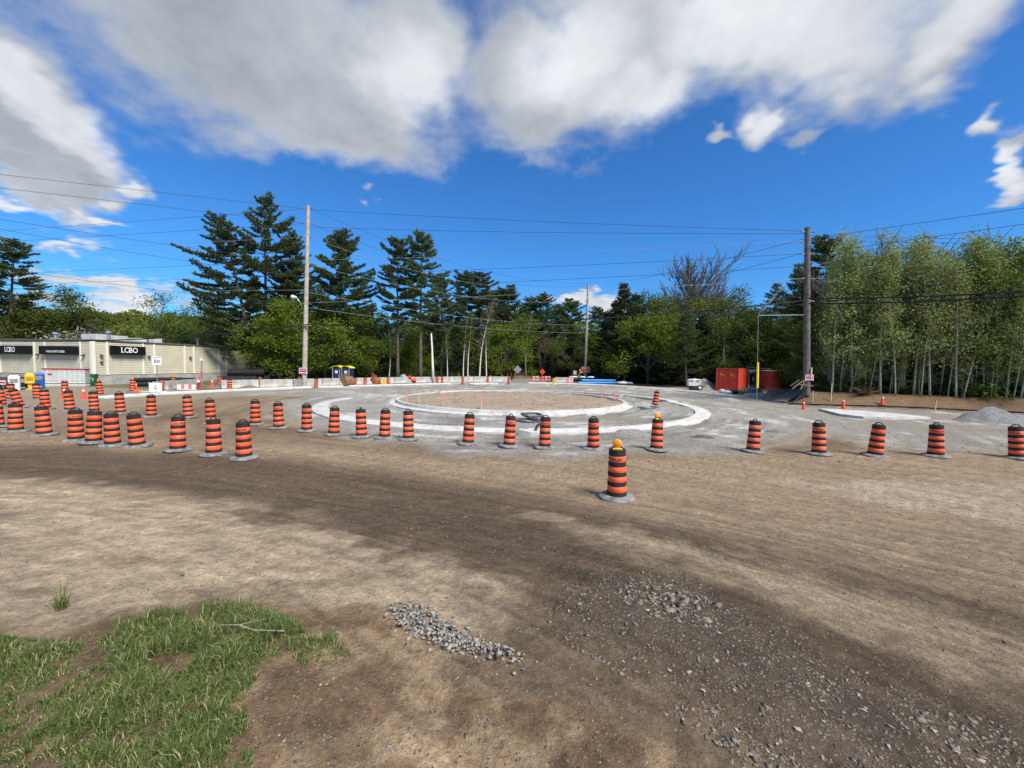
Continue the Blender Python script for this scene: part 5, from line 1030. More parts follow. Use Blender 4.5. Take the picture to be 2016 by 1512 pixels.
MB().box(tuple(D(604, 640, 41.7) - PL.location), (1.0, .14, .18), 0, .03).build('cable_bracket', GALV, PL)
PR = pole('thick dark wooden utility pole on the right-hand bank', (1588, 772), 31, (1589.5, 448), 1.0, .25, .19, POLED, [(457, 0), (478, -1), (500, 0), (524, 1), (548, 0), (592, 0)], 743.5)
mb = MB(); a = D(1588, 620, 31) - PR.location; b = D(1493, 621, 31) - PR.location; mb.tube([a, b], .045, 6); mb.build('guy_strut', GALV, PR)
mb = MB(); a = D(1597, 735, 30.7) - PR.location; mb.box(tuple(a), (.09, .09, .9)); mb.build('timber_cleat', STK, PR)
pole('slim grey wooden pole standing far back in the centre', (1152, 738), 72, (1158, 560), .1, .26, .19, POLE, [(566, 0), (591, -1)], 718)
p0 = D(1491, 773, 31); gy_ = drop(p0.x, p0.y)
t = thing('guy_wire', 'straight vertical guy wire with long yellow plastic guard', 'guy wire', gy_); mb = MB(); mb.tube([(0, 0, -.2), D(1493, 621, 31) - gy_], .018, 5); mb.build('wire', GALV, t); a, b = D(1491, 764, 31) - gy_, D(1492, 713, 31) - gy_; mb = MB(); mb.tube([a, a.lerp(b, .5), b], [.085, .085, .075], 8); mb.build('guard', mat('guard_yellow', (.88, .66, .03), (.8, .58, .03), 4, .5), t)
WIRE = mat('dark_wire', (.05, .05, .055), None, 4, .6); WIREG = mat('grey_wire', (.30, .31, .31), None, 4, .6)
def wire(label, pt, r=.017, m=None, grp='overhead wires', n=22, nm='overhead_wire'):
    P = [D(*p) for p in pt]
    if len(P) == 2: P = [P[0], P[1]]; Q_ = [P[0].lerp(P[1], i / n) for i in range(n + 1)]
    else:                                          # parabola through three surveyed points
        Q_ = []
        for i in range(n + 1):
            s = i / n; Q_.append(P[0] * ((1 - s) * (1 - 2 * s)) + P[1] * (4 * s * (1 - s)) + P[2] * (s * (2 * s - 1)))
    c = Q_[0].copy(); mb = MB(); mb.tube([q - c for q in Q_], r, 5); o = mb.build(nm, m or WIRE, None, True); o.location = c; tag(o, label, 'wire', grp)
Lp, Rp, Mp = 42, 31, 72
def mid(a, b, sag): 
    A, B = D(*a), D(*b); m_ = (A + B) / 2; m_.z -= sag; return m_
def span(label, a, b, sag=0.0, r=.017, m=None, nm='overhead_wire'):
    A, B = D(*a), D(*b); m_ = (A + B) / 2; n = 24; mb = MB(); mb.tube([A.lerp(B, i / n) - Vector((0, 0, 4 * sag * (i / n) * (1 - i / n))) - A for i in range(n + 1)], r, 5); o = mb.build(nm, m or WIRE, None, True); o.location = A; tag(o, label, 'wire', 'overhead wires')
for l, a, b, sag in (('highest wire running left from the left pole top', (-120, 330, 30), (602, 411, Lp), .0), ('second wire running left, just below the highest', (-120, 356, 30), (602, 440, Lp), .0), ('wire falling from upper left behind the tallest pines', (-120, 412, 30), (597, 516, Lp), .2), ('lower falling wire from the left edge to the pole', (-120, 428, 30), (596, 545, Lp), .3),
    ('wire rising from the left edge to the pole top', (-120, 464, 60), (602, 411, Lp), .0), ('wire rising from the left edge to the second insulator', (-120, 484, 60), (602, 440, Lp), .0), ('wire rising from the left edge to the third insulator', (-120, 502, 60), (602, 467, Lp), .0), ('nearly level wire above the left trees to the pole', (-120, 545, 60), (597, 513, Lp), .0), ('level wire second above the left trees', (-120, 564, 60), (597, 543, Lp), .0), ('level wire third above the left trees, lowest', (-120, 578, 60), (597, 571, Lp), .0), ('cable sinking toward the left treetops', (-120, 510, 32), (597, 600, Lp), .3),
    ('top wire from the left pole to the right pole', (612, 413, Lp), (1584, 455, Rp), .15), ('second wire from the left pole to the right pole', (611, 447, Lp), (1584, 460, Rp), .2), ('third wire between the two main poles', (606, 512, Lp), (1584, 474, Rp), .2), ('fourth wire between the two main poles', (604, 541, Lp), (1584, 499, Rp), .2), ('fifth wire between the two main poles', (603, 569, Lp), (1584, 524, Rp), .2), ('sixth and lowest wire between the two main poles', (602, 596, Lp), (1584, 548, Rp), .2),
    ('sloping wire from the left pole top to the far pole', (612, 411, Lp), (1156, 557, Mp), 2.2), ('sloping wire from the second insulator to the far pole', (611, 440, Lp), (1148, 563, Mp), 2.2), ('sloping wire from the third insulator to the far pole', (610, 468, Lp), (1152, 566, Mp), 2.2), ('grey sloping wire below, left pole to far pole', (605, 520, Lp), (1156, 592, Mp), 1.6), ('grey low sloping wire, left pole to far pole', (604, 575, Lp), (1156, 640, Mp), .9), ('lowest grey sloping wire, left pole to far pole', (603, 605, Lp), (1156, 655, Mp), .7),
    ('thick wire rising from the far wood to the right pole top', (1240, 552, 60), (1583, 470, Rp), .2), ('lower thick wire rising from the far wood to the right pole', (1240, 580, 60), (1583, 498, Rp), .2),
    ('upper wire climbing off to the right edge', (1594, 470, Rp), (2140, 392, 22), .0), ('lower wire climbing off to the right edge', (1594, 500, Rp), (2140, 424, 22), .0), ('upper level wire running right from the right pole', (1594, 464, Rp), (2140, 471, 40), .1), ('second level wire running right from the right pole', (1594, 474, Rp), (2140, 478, 40), .1), ('third level wire running right from the right pole', (1594, 524, Rp), (2140, 530, 40), .1), ('lowest thin level wire running right', (1594, 548, Rp), (2140, 553, 40), .1)):
    span(l, a, b, sag, .016, WIREG if 'grey' in l or 'lowest' in l or 'third' in l else WIRE)
span('upper stay wire right of the far central pole', (1160, 562, 72), (1232, 655, 71), 0, .016, WIREG, 'stay_wire'); span('lower stay wire right of the far central pole', (1158, 590, 72), (1205, 655, 71), 0, .016, WIREG, 'stay_wire')
CABLE = mat('black_cable', (.012, .012, .013), None, 4, .5)
span('thick black cable sagging over the shop to the left pole', (-120, 668, 34), (600, 639, 41.5), .75, .055, CABLE, 'telephone_cable'); span('thick black cable from the left pole to the right pole', (602, 639, 41.5), (1586, 592, 30.7), .75, .055, CABLE, 'telephone_cable'); span('thin black cable below the thick one near the right pole', (1180, 655, 40), (1586, 598, 30.6), .1, .035, CABLE, 'telephone_cable'); span('upper thick black cable running right from the right pole', (1592, 588, 30.7), (2140, 566, 20), .15, .05, CABLE, 'telephone_cable'); span('lower thick black cable running right from the right pole', (1592, 598, 30.7), (2140, 575, 20), .15, .05, CABLE, 'telephone_cable')
span('left slanting stay wire above the guy strut', (1493, 619, 31), (1546, 556, 33), 0, .015, WIREG, 'stay_wire'); span('right slanting stay wire above the guy strut', (1501, 614, 31), (1548, 558, 33), 0, .015, WIREG, 'stay_wire')
for l, px, py in (('black splice case on the cable left of the right pole', 1537, 607), ('black splice case on the cable right of the right pole', 1640, 591)):
    o = MB(); o.tube([(-.45, 0, 0), (-.35, 0, 0), (.35, 0, 0), (.45, 0, 0)], [.04, .10, .10, .04], 8); o = o.build('splice_case', CABLE, None, True); o.location = D(px, py, 30.3); tag(o, l, 'splice case')
# ------------------------------------------------------------------ trees
BARK_P = mat('pine_bark', (.13, .105, .085), (.075, .06, .05), 4, .95, .5, 20); BARK_G = mat('grey_bark', (.20, .18, .15), (.12, .105, .09), 4, .95, .4, 20)
BARK_W = mat('birch_bark', (.74, .72, .66), (.42, .40, .35), 7, .8, .2, 20, contrast=(.36, .55)); BARK_A = mat('aspen_bark', (.43, .41, .34), (.23, .21, .17), 5, .85, .2, 20)
L_PINE = leafmat('pine_needles', (.065, .10, .048), (.145, .190, .075), .35); L_SPR = leafmat('spruce_needles', (.040, .068, .036), (.085, .12, .052), .25); L_MAP = leafmat('maple_leaves', (.095, .155, .018), (.20, .26, .04), .4)
L_OAK = leafmat('young_leaves', (.065, .105, .022), (.14, .18, .04), .35); L_ASP = leafmat('aspen_leaves', (.15, .205, .055), (.36, .41, .155), .45); L_BUSH = leafmat('undergrowth_leaves', (.028, .052, .012), (.07, .10, .022), .3); L_DRY = leafmat('dull_leaves', (.085, .08, .035), (.15, .135, .06), .3); L_BLOS = leafmat('blossom', (.25, .26, .19), (.42, .42, .34), .3)
rnd = random.Random(5)
def quads_from(C, Dv, l, w):
    n = len(C); C = np.asarray(C); Dv = np.asarray(Dv); Dv = Dv / (np.linalg.norm(Dv, axis=1, keepdims=True) + 1e-9)
    r = RNG.normal(size=(n, 3)); s = np.cross(Dv, r); s /= (np.linalg.norm(s, axis=1, keepdims=True) + 1e-9); l = np.asarray(l)[:, None]; w = np.asarray(w)[:, None]
    v = np.stack([C, C + Dv * l * .45 + s * w, C + Dv * l, C + Dv * l * .45 - s * w], 1).reshape(-1, 3); return v, np.arange(4 * n).reshape(n, 4)
def needles(P, Dr, per, l, w, spread):
    P = np.repeat(np.array(P), per, 0); Dr = np.repeat(np.array(Dr), per, 0) + RNG.normal(0, spread, (len(P), 3)); Dr[:, 2] += .15
    n = len(P); return quads_from(P + RNG.normal(0, .04, (n, 3)), Dr, RNG.uniform(.6, 1.2, n) * l, RNG.uniform(.7, 1.3, n) * w)
def conifer(name, H, Lmax, z0, rise, droop, step, leafm, bark, irr, prof, bias=None, shoots=.24, dens=4, nl=.30, nw=.045, kmin=3, kmax=5, dead=0):
    tr = MB(); rb_ = H * .014; bend = [rnd.uniform(-.25, .25) for _ in range(2)]
    def axis_pt(z): f = z / H; return Vector((bend[0] * math.sin(f * 3), bend[1] * math.sin(f * 2.6), z))
    tr.tube([axis_pt(H * i / 10) for i in range(11)], [rb_ * (1 - .93 * i / 10) * (1.25 if i == 0 else 1) for i in range(11)], 8)
    P, Dr = [], []; z = z0
    while z < H * .985:
        t = (z - z0) / (H - z0); k = rnd.randint(kmin, kmax); a0 = rnd.uniform(0, 6.28)
        for j in range(k):
            a = a0 + 6.283 * j / k + rnd.uniform(-.35, .35); L = Lmax * prof(t) * rnd.uniform(1 - irr, 1 + irr * .6)
            if bias: L *= 1 + bias[1] * math.cos(a - bias[0])
            if L < .25: L = .25
            o = Vector((math.cos(a), math.sin(a), 0)); b = axis_pt(min(H * .985, max(z0 * .8, z + rnd.uniform(-.65, .65) * step))); rs = rise * rnd.uniform(.3, 1.7) + max(0, t - .55) * .75; pts_ = []
            for i in range(6): s = i / 5; pts_.append(b + o * (s * L) + Vector((0, 0, L * (rs * s - droop * s * (1 - s) * 2 + .16 * s * s * s))))
            if dead and t < .25 and rnd.random() < dead: tr.tube(pts_, [.035 * (1 - .85 * i / 5) for i in range(6)], 3, cap=False); continue
            tr.tube(pts_, [max(.012, .012 * L + .015) * (1 - .8 * i / 5) for i in range(6)], 3, cap=False)
            s = .18 if t > .75 else .30; side = Vector((-o.y, o.x, 0))
            while s < 1.0:
                i = min(4, int(s * 5)); p = pts_[i].lerp(pts_[i + 1], s * 5 - i); tang = (pts_[i + 1] - pts_[i]).normalized()
                for sg in (-1, 1):
                    ll = (.30 + .26 * L * (1.05 - s)) * rnd.uniform(.5, 1.15); d = (tang * .75 + side * sg * .8 + Vector((0, 0, rnd.uniform(-.05, .22)))).normalized(); q = .10
                    while q < ll: pp = p + d * q; P.append(tuple(pp)); Dr.append(tuple(d)); q += shoots
                P.append(tuple(p)); Dr.append(tuple(tang + Vector((0, 0, .3)))); s += shoots / max(L, .3)
            P.append(tuple(pts_[5])); Dr.append(tuple((pts_[5] - pts_[4]).normalized()))
        z += step * rnd.uniform(.7, 1.3) * (1 - .35 * t)
    for i in range(10): P.append((axis_pt(H)[0], axis_pt(H)[1], H - .12 * i)); Dr.append((rnd.uniform(-.4, .4), rnd.uniform(-.4, .4), 1))
    v, q = needles(P, Dr, dens, nl, nw, .42)
    return (tr.mesh('trunk', bark, True), np_mesh('crown', v, q, leafm), H)
def tab(*p): xs = [a for a, b in p]; ys = [b for a, b in p]; return lambda t: float(np.interp(t, xs, ys))
WIDE = tab((0, .62), (.12, .85), (.35, 1.0), (.6, .80), (.8, .52), (.92, .30), (1, .12)); SLIM = tab((0, .45), (.15, .8), (.4, 1.0), (.65, .8), (.85, .55), (.95, .34), (1, .15)); CONE = tab((0, .85), (.2, 1.0), (.5, .72), (.8, .36), (1, .08))
PINES = [conifer('p', 24, 5.4, 4.5, .10, .03, 1.15, L_PINE, BARK_P, .50, WIDE, (math.pi, .38), .24, 5, .42, .074, 4, 6), conifer('p', 24, 3.9, 10.0, .08, .05, 1.05, L_PINE, BARK_P, .50, SLIM, (0, .12), .23, 5, .42, .074, 4, 6),
         conifer('p', 22, 4.7, 3.5, .16, .03, .98, L_PINE, BARK_P, .45, WIDE, (2.0, .1), .24, 5, .42, .074, 4, 6), conifer('p', 20, 4.6, 2.0, .08, .10, .85, L_PINE, BARK_P, .4, CONE, (3.4, .30), .24, 4, .38, .056, 4, 6, dead=.7), conifer('p', 24, 4.9, 6.0, .07, .04, 1.2, L_PINE, BARK_P, .55, WIDE, (5.6, .22), .24, 5, .42, .074, 4, 6)]
SPRUCES = [conifer('s', 16, 3.4, .8, .02, .16, .42, L_SPR, BARK_P, .22, lambda t: (1 - t) ** .9 + .04, None, .22, 4, .32, .06, 4, 6), conifer('s', 14, 2.9, .6, .05, .12, .45, L_SPR, BARK_P, .28, lambda t: (1 - t) ** .85 + .05, None, .23, 4, .32, .06, 4, 6)]
MINR = [.006]
def grow(tr, p, d, L, r, lvl, tips, split, spread, up, segs=3, ns=5, thin=.0):
    q = [p]; dd = d.copy(); r = max(r, MINR[0])
    for i in range(segs): dd = (dd + Vector((rnd.gauss(0, .10), rnd.gauss(0, .10), up * .10))).normalized(); q.append(q[-1] + dd * L / segs)
    tr.tube(q, [r * (1 - .45 * i / segs) for i in range(segs + 1)], ns if lvl > 1 else 3, cap=False)
    if lvl == 0: tips.append((q[-1], dd)); tips.append((q[len(q) // 2], dd)); return
    for k in range(split + (1 if rnd.random() < .4 else 0)):
        a = rnd.uniform(0, 6.28); e = dd.orthogonal(); e.rotate(Matrix.Rotation(a, 3, dd)); nd_ = (dd + e * spread * rnd.uniform(.6, 1.3) + Vector((0, 0, up * .25))).normalized(); s = rnd.uniform(.45, 1.0) if k else 1.0; i = max(1, int(round(s * segs)))
        grow(tr, q[i], nd_, L * rnd.uniform(.58, .82), r * (.62 if k else .7) * (1 - .3 * (1 - s)), lvl - 1, tips, split, spread, up, segs, ns)
def broadleaf(H, cr, leafm, bark, per, lsz, tr_frac=.22, lvl=4, split=2, spread=.75, clump=.75, rb_=None, up=.5, low=0):
    tr = MB(); tips = []; th = H * tr_frac; r0 = rb_ or H * .013
    tr.tube([(0, 0, -.2), (.03, .02, th * .5), (0, 0, th)], [r0 * 1.25, r0 * 1.05, r0], 8)
    n0 = 5
    for i in range(n0): a = 6.283 * i / n0 + rnd.uniform(-.4, .4); grow(tr, Vector((0, 0, th * rnd.uniform(.6, 1.0))), Vector((math.cos(a) * cr, math.sin(a) * cr, 1.0)).normalized(), H * .26, r0 * .6, lvl - 1, tips, split, spread, up)
    grow(tr, Vector((0, 0, th)), Vector((0, 0, 1)), H * .33, r0 * .85, lvl - 1, tips, split, spread, up)
    for i in range(low): a = rnd.uniform(0, 6.28); grow(tr, Vector((0, 0, H * rnd.uniform(.08, .3))), Vector((math.cos(a), math.sin(a), .25)).normalized(), H * .22, r0 * .35, 2, tips, split, spread, .1)
    T = np.array([list(p) for p, d in tips]); zmax = T[:, 2].max()
    if per:
        n = len(T) * per; C = np.repeat(T, per, 0) + RNG.normal(0, clump * .5, (n, 3)) * np.array([1, 1, .72]); Dv = RNG.normal(0, 1, (n, 3)); Dv[:, 2] = Dv[:, 2] * .5 - .2; v, q = quads_from(C, Dv, RNG.uniform(.6, 1.3, n) * lsz, RNG.uniform(.6, 1.2, n) * lsz * .42); cm = np_mesh('crown', v, q, leafm)
    else: cm = None
    return (tr.mesh('trunk', bark, True), cm, max(zmax, .1))
MAPLES = [broadleaf(11, .85, L_MAP, BARK_G, 60, .21, .2, 4, 2, .8, .95, low=9), broadleaf(11, .7, L_MAP, BARK_G, 60, .21, .15, 4, 2, .75, .95, low=9)]
OAKS = [broadleaf(12, .7, L_OAK, BARK_G, 54, .21, .2, 4, 2, .75, 1.0, low=7), broadleaf(12, .6, L_OAK, BARK_G, 40, .21, .25, 4, 2, .7, 1.0, low=6)]
DULL = [broadleaf(12, .6, L_DRY, BARK_G, 12, .26, .25, 4, 2, .7, 1.0, low=4)]
BLOSSOM = [broadleaf(6, .8, L_BLOS, BARK_G, 14, .2, .15, 3, 3, .8, .8, low=2)]
def slender(H, leafm, bark, n_br, per, lsz, lean, z_lo, r0=.085, wob=.25, cr=1.0, clump=.35):
    tr = MB(); ph = rnd.uniform(0, 6)
    def ap(f): return Vector((wob * math.sin(f * 2.3 + ph) - wob * math.sin(ph), wob * .6 * math.sin(f * 3.1 + ph * 2) - wob * .6 * math.sin(ph * 2), f * H))
    tr.tube([ap(i / 12) - (Vector((0, 0, .2)) if i == 0 else Vector()) for i in range(13)], [r0 * (1 - .9 * i / 12) for i in range(13)], 7); T = []
    for i in range(n_br):
        f = z_lo + (1 - z_lo) * (i + rnd.random()) / n_br; a = rnd.uniform(0, 6.28); L = cr * (1.5 - 1.0 * f) * rnd.uniform(.5, 1.2); p = ap(f); d = Vector((math.cos(a), math.sin(a), rnd.uniform(.5, 1.3))).normalized(); e = p + d * L; m_ = p.lerp(e, .5) + Vector((0, 0, -.05 * L)); tr.tube([p, m_, e], [r0 * .22 * (1.2 - f), r0 * .15 * (1.2 - f), .006], 3, cap=False)
        for s in (.35, .6, .8, 1.0): T.append(tuple(p.lerp(e, s)))
        for _ in range(2): s = rnd.uniform(.3, .9); q = p.lerp(e, s); e2 = q + Vector((rnd.gauss(0, .5), rnd.gauss(0, .5), rnd.uniform(.1, .6))) * L * .45; tr.tube([q, e2], [.010, .004], 3, cap=False); T.append(tuple(e2)); T.append(tuple(q.lerp(e2, .5)))
    T.append(tuple(ap(1.0)))
    if per:
        T = np.array(T); n = len(T) * per; C = np.repeat(T, per, 0) + RNG.normal(0, clump, (n, 3)) * np.array([1, 1, .9]); Dv = RNG.normal(0, 1, (n, 3)); Dv[:, 2] -= .4; v, q = quads_from(C, Dv, RNG.uniform(.6, 1.3, n) * lsz, RNG.uniform(.6, 1.2, n) * lsz * .45); cm = np_mesh('crown', v, q, leafm)
    else: cm = None
    return (tr.mesh('trunk', bark, True), cm, H)
ASPENS = [slender(13, L_ASP, BARK_A, 50, 5, .17, 0, z, r, w, 1.6, .30) for z, r, w in ((.18, .085, .25), (.26, .075, .4), (.14, .07, .3), (.30, .10, .2), (.22, .065, .5))]
BIRCHES = [slender(14, L_OAK, BARK_W, 30, 7, .2, 0, .45, .15, .5, 1.4), slender(13, L_DRY, BARK_W, 26, 4, .2, 0, .4, .14, .7, 1.6)]
BARE_S = [slender(14, L_ASP, BARK_A, 60, 0, .1, 0, .2, .09, .3, 1.3)]
MINR[0] = .030
BARE = [broadleaf(20, .34, None, BARK_G, 0, .2, .25, 5, 4, .34, .5, .20, 1.1), broadleaf(16, .36, None, BARK_G, 0, .2, .25, 5, 3, .36, .5, .16, 1.1)]
SNAG = MB(); SNAG.tube([(0, 0, -.2), (.05, 0, 2), (-.04, .03, 4.2), (.02, 0, 6)], [.17, .15, .12, .07], 8); SNAG = (SNAG.mesh('trunk', BARK_W, True), None, 6.0)
def bush(leafm, n, r, h, lsz):
    P = RNG.normal(0, 1, (n, 3)) * np.array([r * .5, r * .5, h * .30]); P[:, 2] = np.abs(P[:, 2]) + RNG.random(n) * h * .35; lump = fbm(P[:, 0] * 1.3 + 9, P[:, 1] * 1.3 + P[:, 2], 3); k = lump > .42; P = P[k]; Dv = RNG.normal(0, 1, P.shape); Dv[:, 2] += .2; m_ = len(P); v, q = quads_from(P, Dv, RNG.uniform(.6, 1.3, m_) * lsz, RNG.uniform(.6, 1.2, m_) * lsz * .42); tr = MB()
    for i in range(9): a = rnd.uniform(0, 6.28); tr.tube([(0, 0, -.1), (math.cos(a) * r * .25, math.sin(a) * r * .25, h * .3), (math.cos(a) * r * .5, math.sin(a) * r * .5, h * rnd.uniform(.5, .9))], [.03, .02, .008], 4)
    return (tr.mesh('stems', BARK_G), np_mesh('foliage', v, q, leafm), h)
BUSHES = [bush(L_BUSH, 3200, 2.0, 2.4, .18), bush(L_BUSH, 2600, 1.6, 1.8, .17), bush(L_OAK, 3000, 1.8, 2.6, .18), bush(L_BUSH, 2600, 1.5, 2.0, .17)]
def put(name, var, pos, height, label, cat='tree', grp=None, lean=(0, 0), wide=1.0, rz=None):
    s = height / var[2]; t = thing(name, label, cat, pos, rnd.uniform(0, 6.28) if rz is None else rz, grp); t.scale = (s * wide, s * wide, s)
    if lean != (0, 0): t.rotation_euler = (Matrix.Rotation(lean[0], 3, 'Y') @ Matrix.Rotation(lean[1], 3, 'X') @ Matrix.Rotation(t.rotation_euler.z, 3, 'Z')).to_euler()
    b = obj('trunk' if cat == 'tree' else 'stems', var[0], t)
    if var[1] is not None: obj('crown' if cat == 'tree' else 'foliage', var[1], t)
    return t
def plant(name, var, bx, Y, tx, ty, label, grp=None, cat='tree', wide=1.0, rz=None):
    b = D(bx, 740, Y); b = drop(b.x, b.y); tp = D(tx, ty, Y); h = tp.z - b.z; return put(name, var, b, math.hypot(h, tp.x - b.x), label, cat, grp, (math.atan2(tp.x - b.x, h), 0), wide, rz)
LANDM = [(450, 'the culvert stack'), (600, 'the left utility pole'), (675, 'the portable toilets'), (745, 'the small rusty bucket'), (805, 'the bare-trunked twin pines'), (853, 'the broken birch trunk'), (930, 'the round-topped pines'), (1019, 'the grey diamond sign'), (1068, 'the orange diamond sign'), (1135, 'the dark machine'), (1190, 'the blue pipes'), (1228, 'the pointed spruce'), (1290, 'the yellow-green tree'), (1362, 'the bare tree'), (1440, 'the red container'), (1492, 'the yellow guy guard'), (1540, 'the metal sheets'), (1588, 'the right utility pole'), (1640, 'the tall thin stake'), (1700, 'the root clump'), (1737, 'the rightmost cone'), (1790, 'the concrete wedge'), (1841, 'the orange-topped stake'), (1890, 'the gravel pile'), (1960, 'the gravel pile top'), (2016, 'the right picture edge')]
SEEN = {}
def nth(kind, px, what):
    lm = min(LANDM, key=lambda a: abs(a[0] - px))[1]; k = SEEN.get((kind, lm), 0); SEEN[(kind, lm)] = k + 1
    return '%s, %s of those behind %s' % (what, ORD[k] if k < 18 else ('nineteenth', 'twentieth', 'twenty-first', 'twenty-second', 'twenty-third', 'twenty-fourth', 'twenty-fifth', 'last')[min(k - 18, 7)], lm)
# -- the trees one can name in the photograph
G1 = 'tall pines behind the barriers'
plant('white_pine', PINES[1], 22, 60, 30, 476, 'dark pine rising above the shop at the left edge', G1, wide=1.25)
plant('white_pine', PINES[0], 508, 54, 437, 432, 'big pine leaning left with long swept branches behind the shop', G1, wide=1.05, rz=0.0); plant('white_pine', PINES[4], 527, 57, 520, 393, 'tallest pine, left of the left utility pole', G1, wide=.95, rz=.5)
plant('white_pine', PINES[2], 580, 60, 578, 463, 'pine directly behind the left utility pole', G1, wide=.85); plant('white_pine', PINES[2], 668, 58, 672, 458, 'broad pine with upswept arms right of the left utility pole', G1, wide=1.15)
plant('white_pine', PINES[1], 783, 57.5, 784, 472, 'slim pine with bare trunk, left of a twin pair', G1, wide=1.0); plant('white_pine', PINES[1], 828, 57.5, 832, 461, 'slim pine with bare trunk, right of a twin pair', G1, wide=1.05, rz=2.2); plant('white_pine', PINES[2], 868, 66, 868, 545, 'shorter pine behind the bare-trunked twin pair', G1)
plant('white_pine', PINES[1], 917, 76, 915, 538, 'left one of two crowded round-topped pines', G1, wide=1.25); plant('white_pine', PINES[1], 944, 77, 944, 537, 'right one of two crowded round-topped pines', G1, wide=1.2, rz=1.0)
for bx, Y, ty, l in ((1003, 88, 566, 'pine above the road opening, left of the forked birch'), (1072, 96, 581, 'pine above the forked birch'), (1044, 100, 588, 'small pine just left of the forked birch crown'), (1124, 96, 589, 'pine left of the far central pole'), (1178, 84, 606, 'pine right behind the far central pole'), (1100, 104, 600, 'small pine between two pines near the central pole'), (975, 92, 572, 'pine behind the two round-topped pines')): plant('white_pine', PINES[2], bx, Y, bx, ty, l, 'far pines at the road opening', wide=1.5)
plant('spruce', SPRUCES[0], 1228, 68, 1228, 560, 'dark pointed spruce behind the end of the blue pipes', None, wide=1.3)
for bx_, Y_, ty_, l_ in ((1196, 72, 612, 'dark spruce left of the pointed spruce'), (1252, 70, 578, 'dark spruce just right of the pointed spruce'), (1212, 69, 592, 'dark spruce overlapping the pointed spruce on its left'), (1318, 62, 622, 'low dark spruce left of the brownish pine'), (1384, 60, 618, 'dark spruce behind the gravel pile by the trailer')): plant('spruce', SPRUCES[1], bx_, Y_, bx_, ty_, l_, 'dark spruces right of centre', wide=1.35)
plant('maple', MAPLES[1], 1276, 64, 1272, 592, 'yellow-green leafy tree right of the pointed spruce', 'leafy trees', wide=1.0); plant('leafy_tree', OAKS[0], 1295, 70, 1290, 590, 'dark leafy tree between spruce and bare tree', 'leafy trees')
plant('bare_tree', BARE[0], 1362, 74, 1365, 512, 'tall leafless tree against the sky right of centre', None, wide=1.9, rz=.4); plant('white_pine', PINES[3], 1352, 56, 1350, 612, 'low brownish pine with dead lower boughs above the white trailer', None, wide=1.3)
for bx, Y, ty, v, l in ((1318, 66, 612, OAKS[1], 'leafy tree left below the bare tree'), (1405, 62, 600, OAKS[0], 'leafy tree directly behind the red container'), (1442, 60, 566, OAKS[1], 'taller leafy tree right of the bare tree'), (1476, 63, 585, MAPLES[1], 'leafy tree behind the gap between the containers')): plant('leafy_tree', v, bx, Y, bx, ty, l, 'leafy trees')
plant('white_pine', PINES[3], 1528, 60, 1530, 560, 'dark pine with dead branches left of the right pole', None, wide=1.2); plant('white_pine', PINES[3], 1570, 55, 1574, 520, 'dark dense pine directly behind the right pole', None, wide=1.15, rz=2.5); plant('white_pine', PINES[2], 1625, 46, 1622, 466, 'tallest dark pine right of the right pole', None, wide=1.1); plant('white_pine', PINES[3], 1600, 48, 1600, 545, 'brownish pine low behind the right pole', None, wide=1.2, rz=4.0)
for bx, Y, tx, ty, v, l in ((640, 55.5, 636, 575, MAPLES[0], 'bright green maple right behind the left utility pole'), (575, 55.5, 572, 600, MAPLES[1], 'bright green maple left of the left utility pole'), (690, 60, 690, 640, MAPLES[1], 'green maple above the portable toilets'), (610, 57, 610, 590, MAPLES[1], 'green maple hidden behind the left utility pole')): plant('maple', v, bx, Y, tx, ty, l, 'bright maples', wide=1.15)
for bx, Y, ty, v, l in ((55, 62, 580, OAKS[0], 'dense green tree behind the shop roof at far left'), (110, 64, 572, OAKS[0], 'dense green tree above the second sign box'), (160, 70, 606, OAKS[1], 'thin-crowned green tree left of the roof vents'), (10, 66, 590, OAKS[0], 'green tree at the left picture edge behind the shop'), (335, 66, 578, OAKS[1], 'tree with half-bare crown left of the leaning pine'), (385, 68, 600, OAKS[0], 'green tree behind the shop roof near the leaning pine'), (430, 66, 610, OAKS[0], 'green tree beneath the leaning pine'), (150, 58, 645, BLOSSOM[0], 'pale blossoming tree behind the roof units'), (212, 60, 632, DULL[0], 'brownish half-leafed tree behind the shop roof')): plant('leafy_tree', v, bx, Y, bx, ty, l, 'leafy trees behind the shop', wide=1.2)
plant('dead_snag', SNAG, 853, 57, 849, 656, 'broken white birch trunk behind the barriers'); 
for bx, Y, tx, ty, v, l in ((1036, 82, 1048, 618, BIRCHES[1], 'forked white birch beside the diamond sign'), (912, 63, 918, 630, BIRCHES[0], 'left thin birch behind the middle barriers'), (921, 63.5, 926, 620, BIRCHES[0], 'second thin birch behind the middle barriers'), (944, 65, 968, 600, BIRCHES[1], 'birch leaning right behind the middle barriers'), (881, 60, 886, 650, BIRCHES[0], 'short birch right of the broken trunk'), (765, 58, 768, 640, BIRCHES[1], 'thin pale tree left of the twin pines'), (958, 67, 962, 615, BIRCHES[0], 'thin birch behind the leaning birch'), (1495, 64, 1490, 620, BIRCHES[0], 'pale birch behind the dark red container'), (1436, 58, 1428, 640, BIRCHES[1], 'curved pale birch above the red container')): plant('birch', v, bx, Y, tx, ty, l, 'white-stemmed birches')
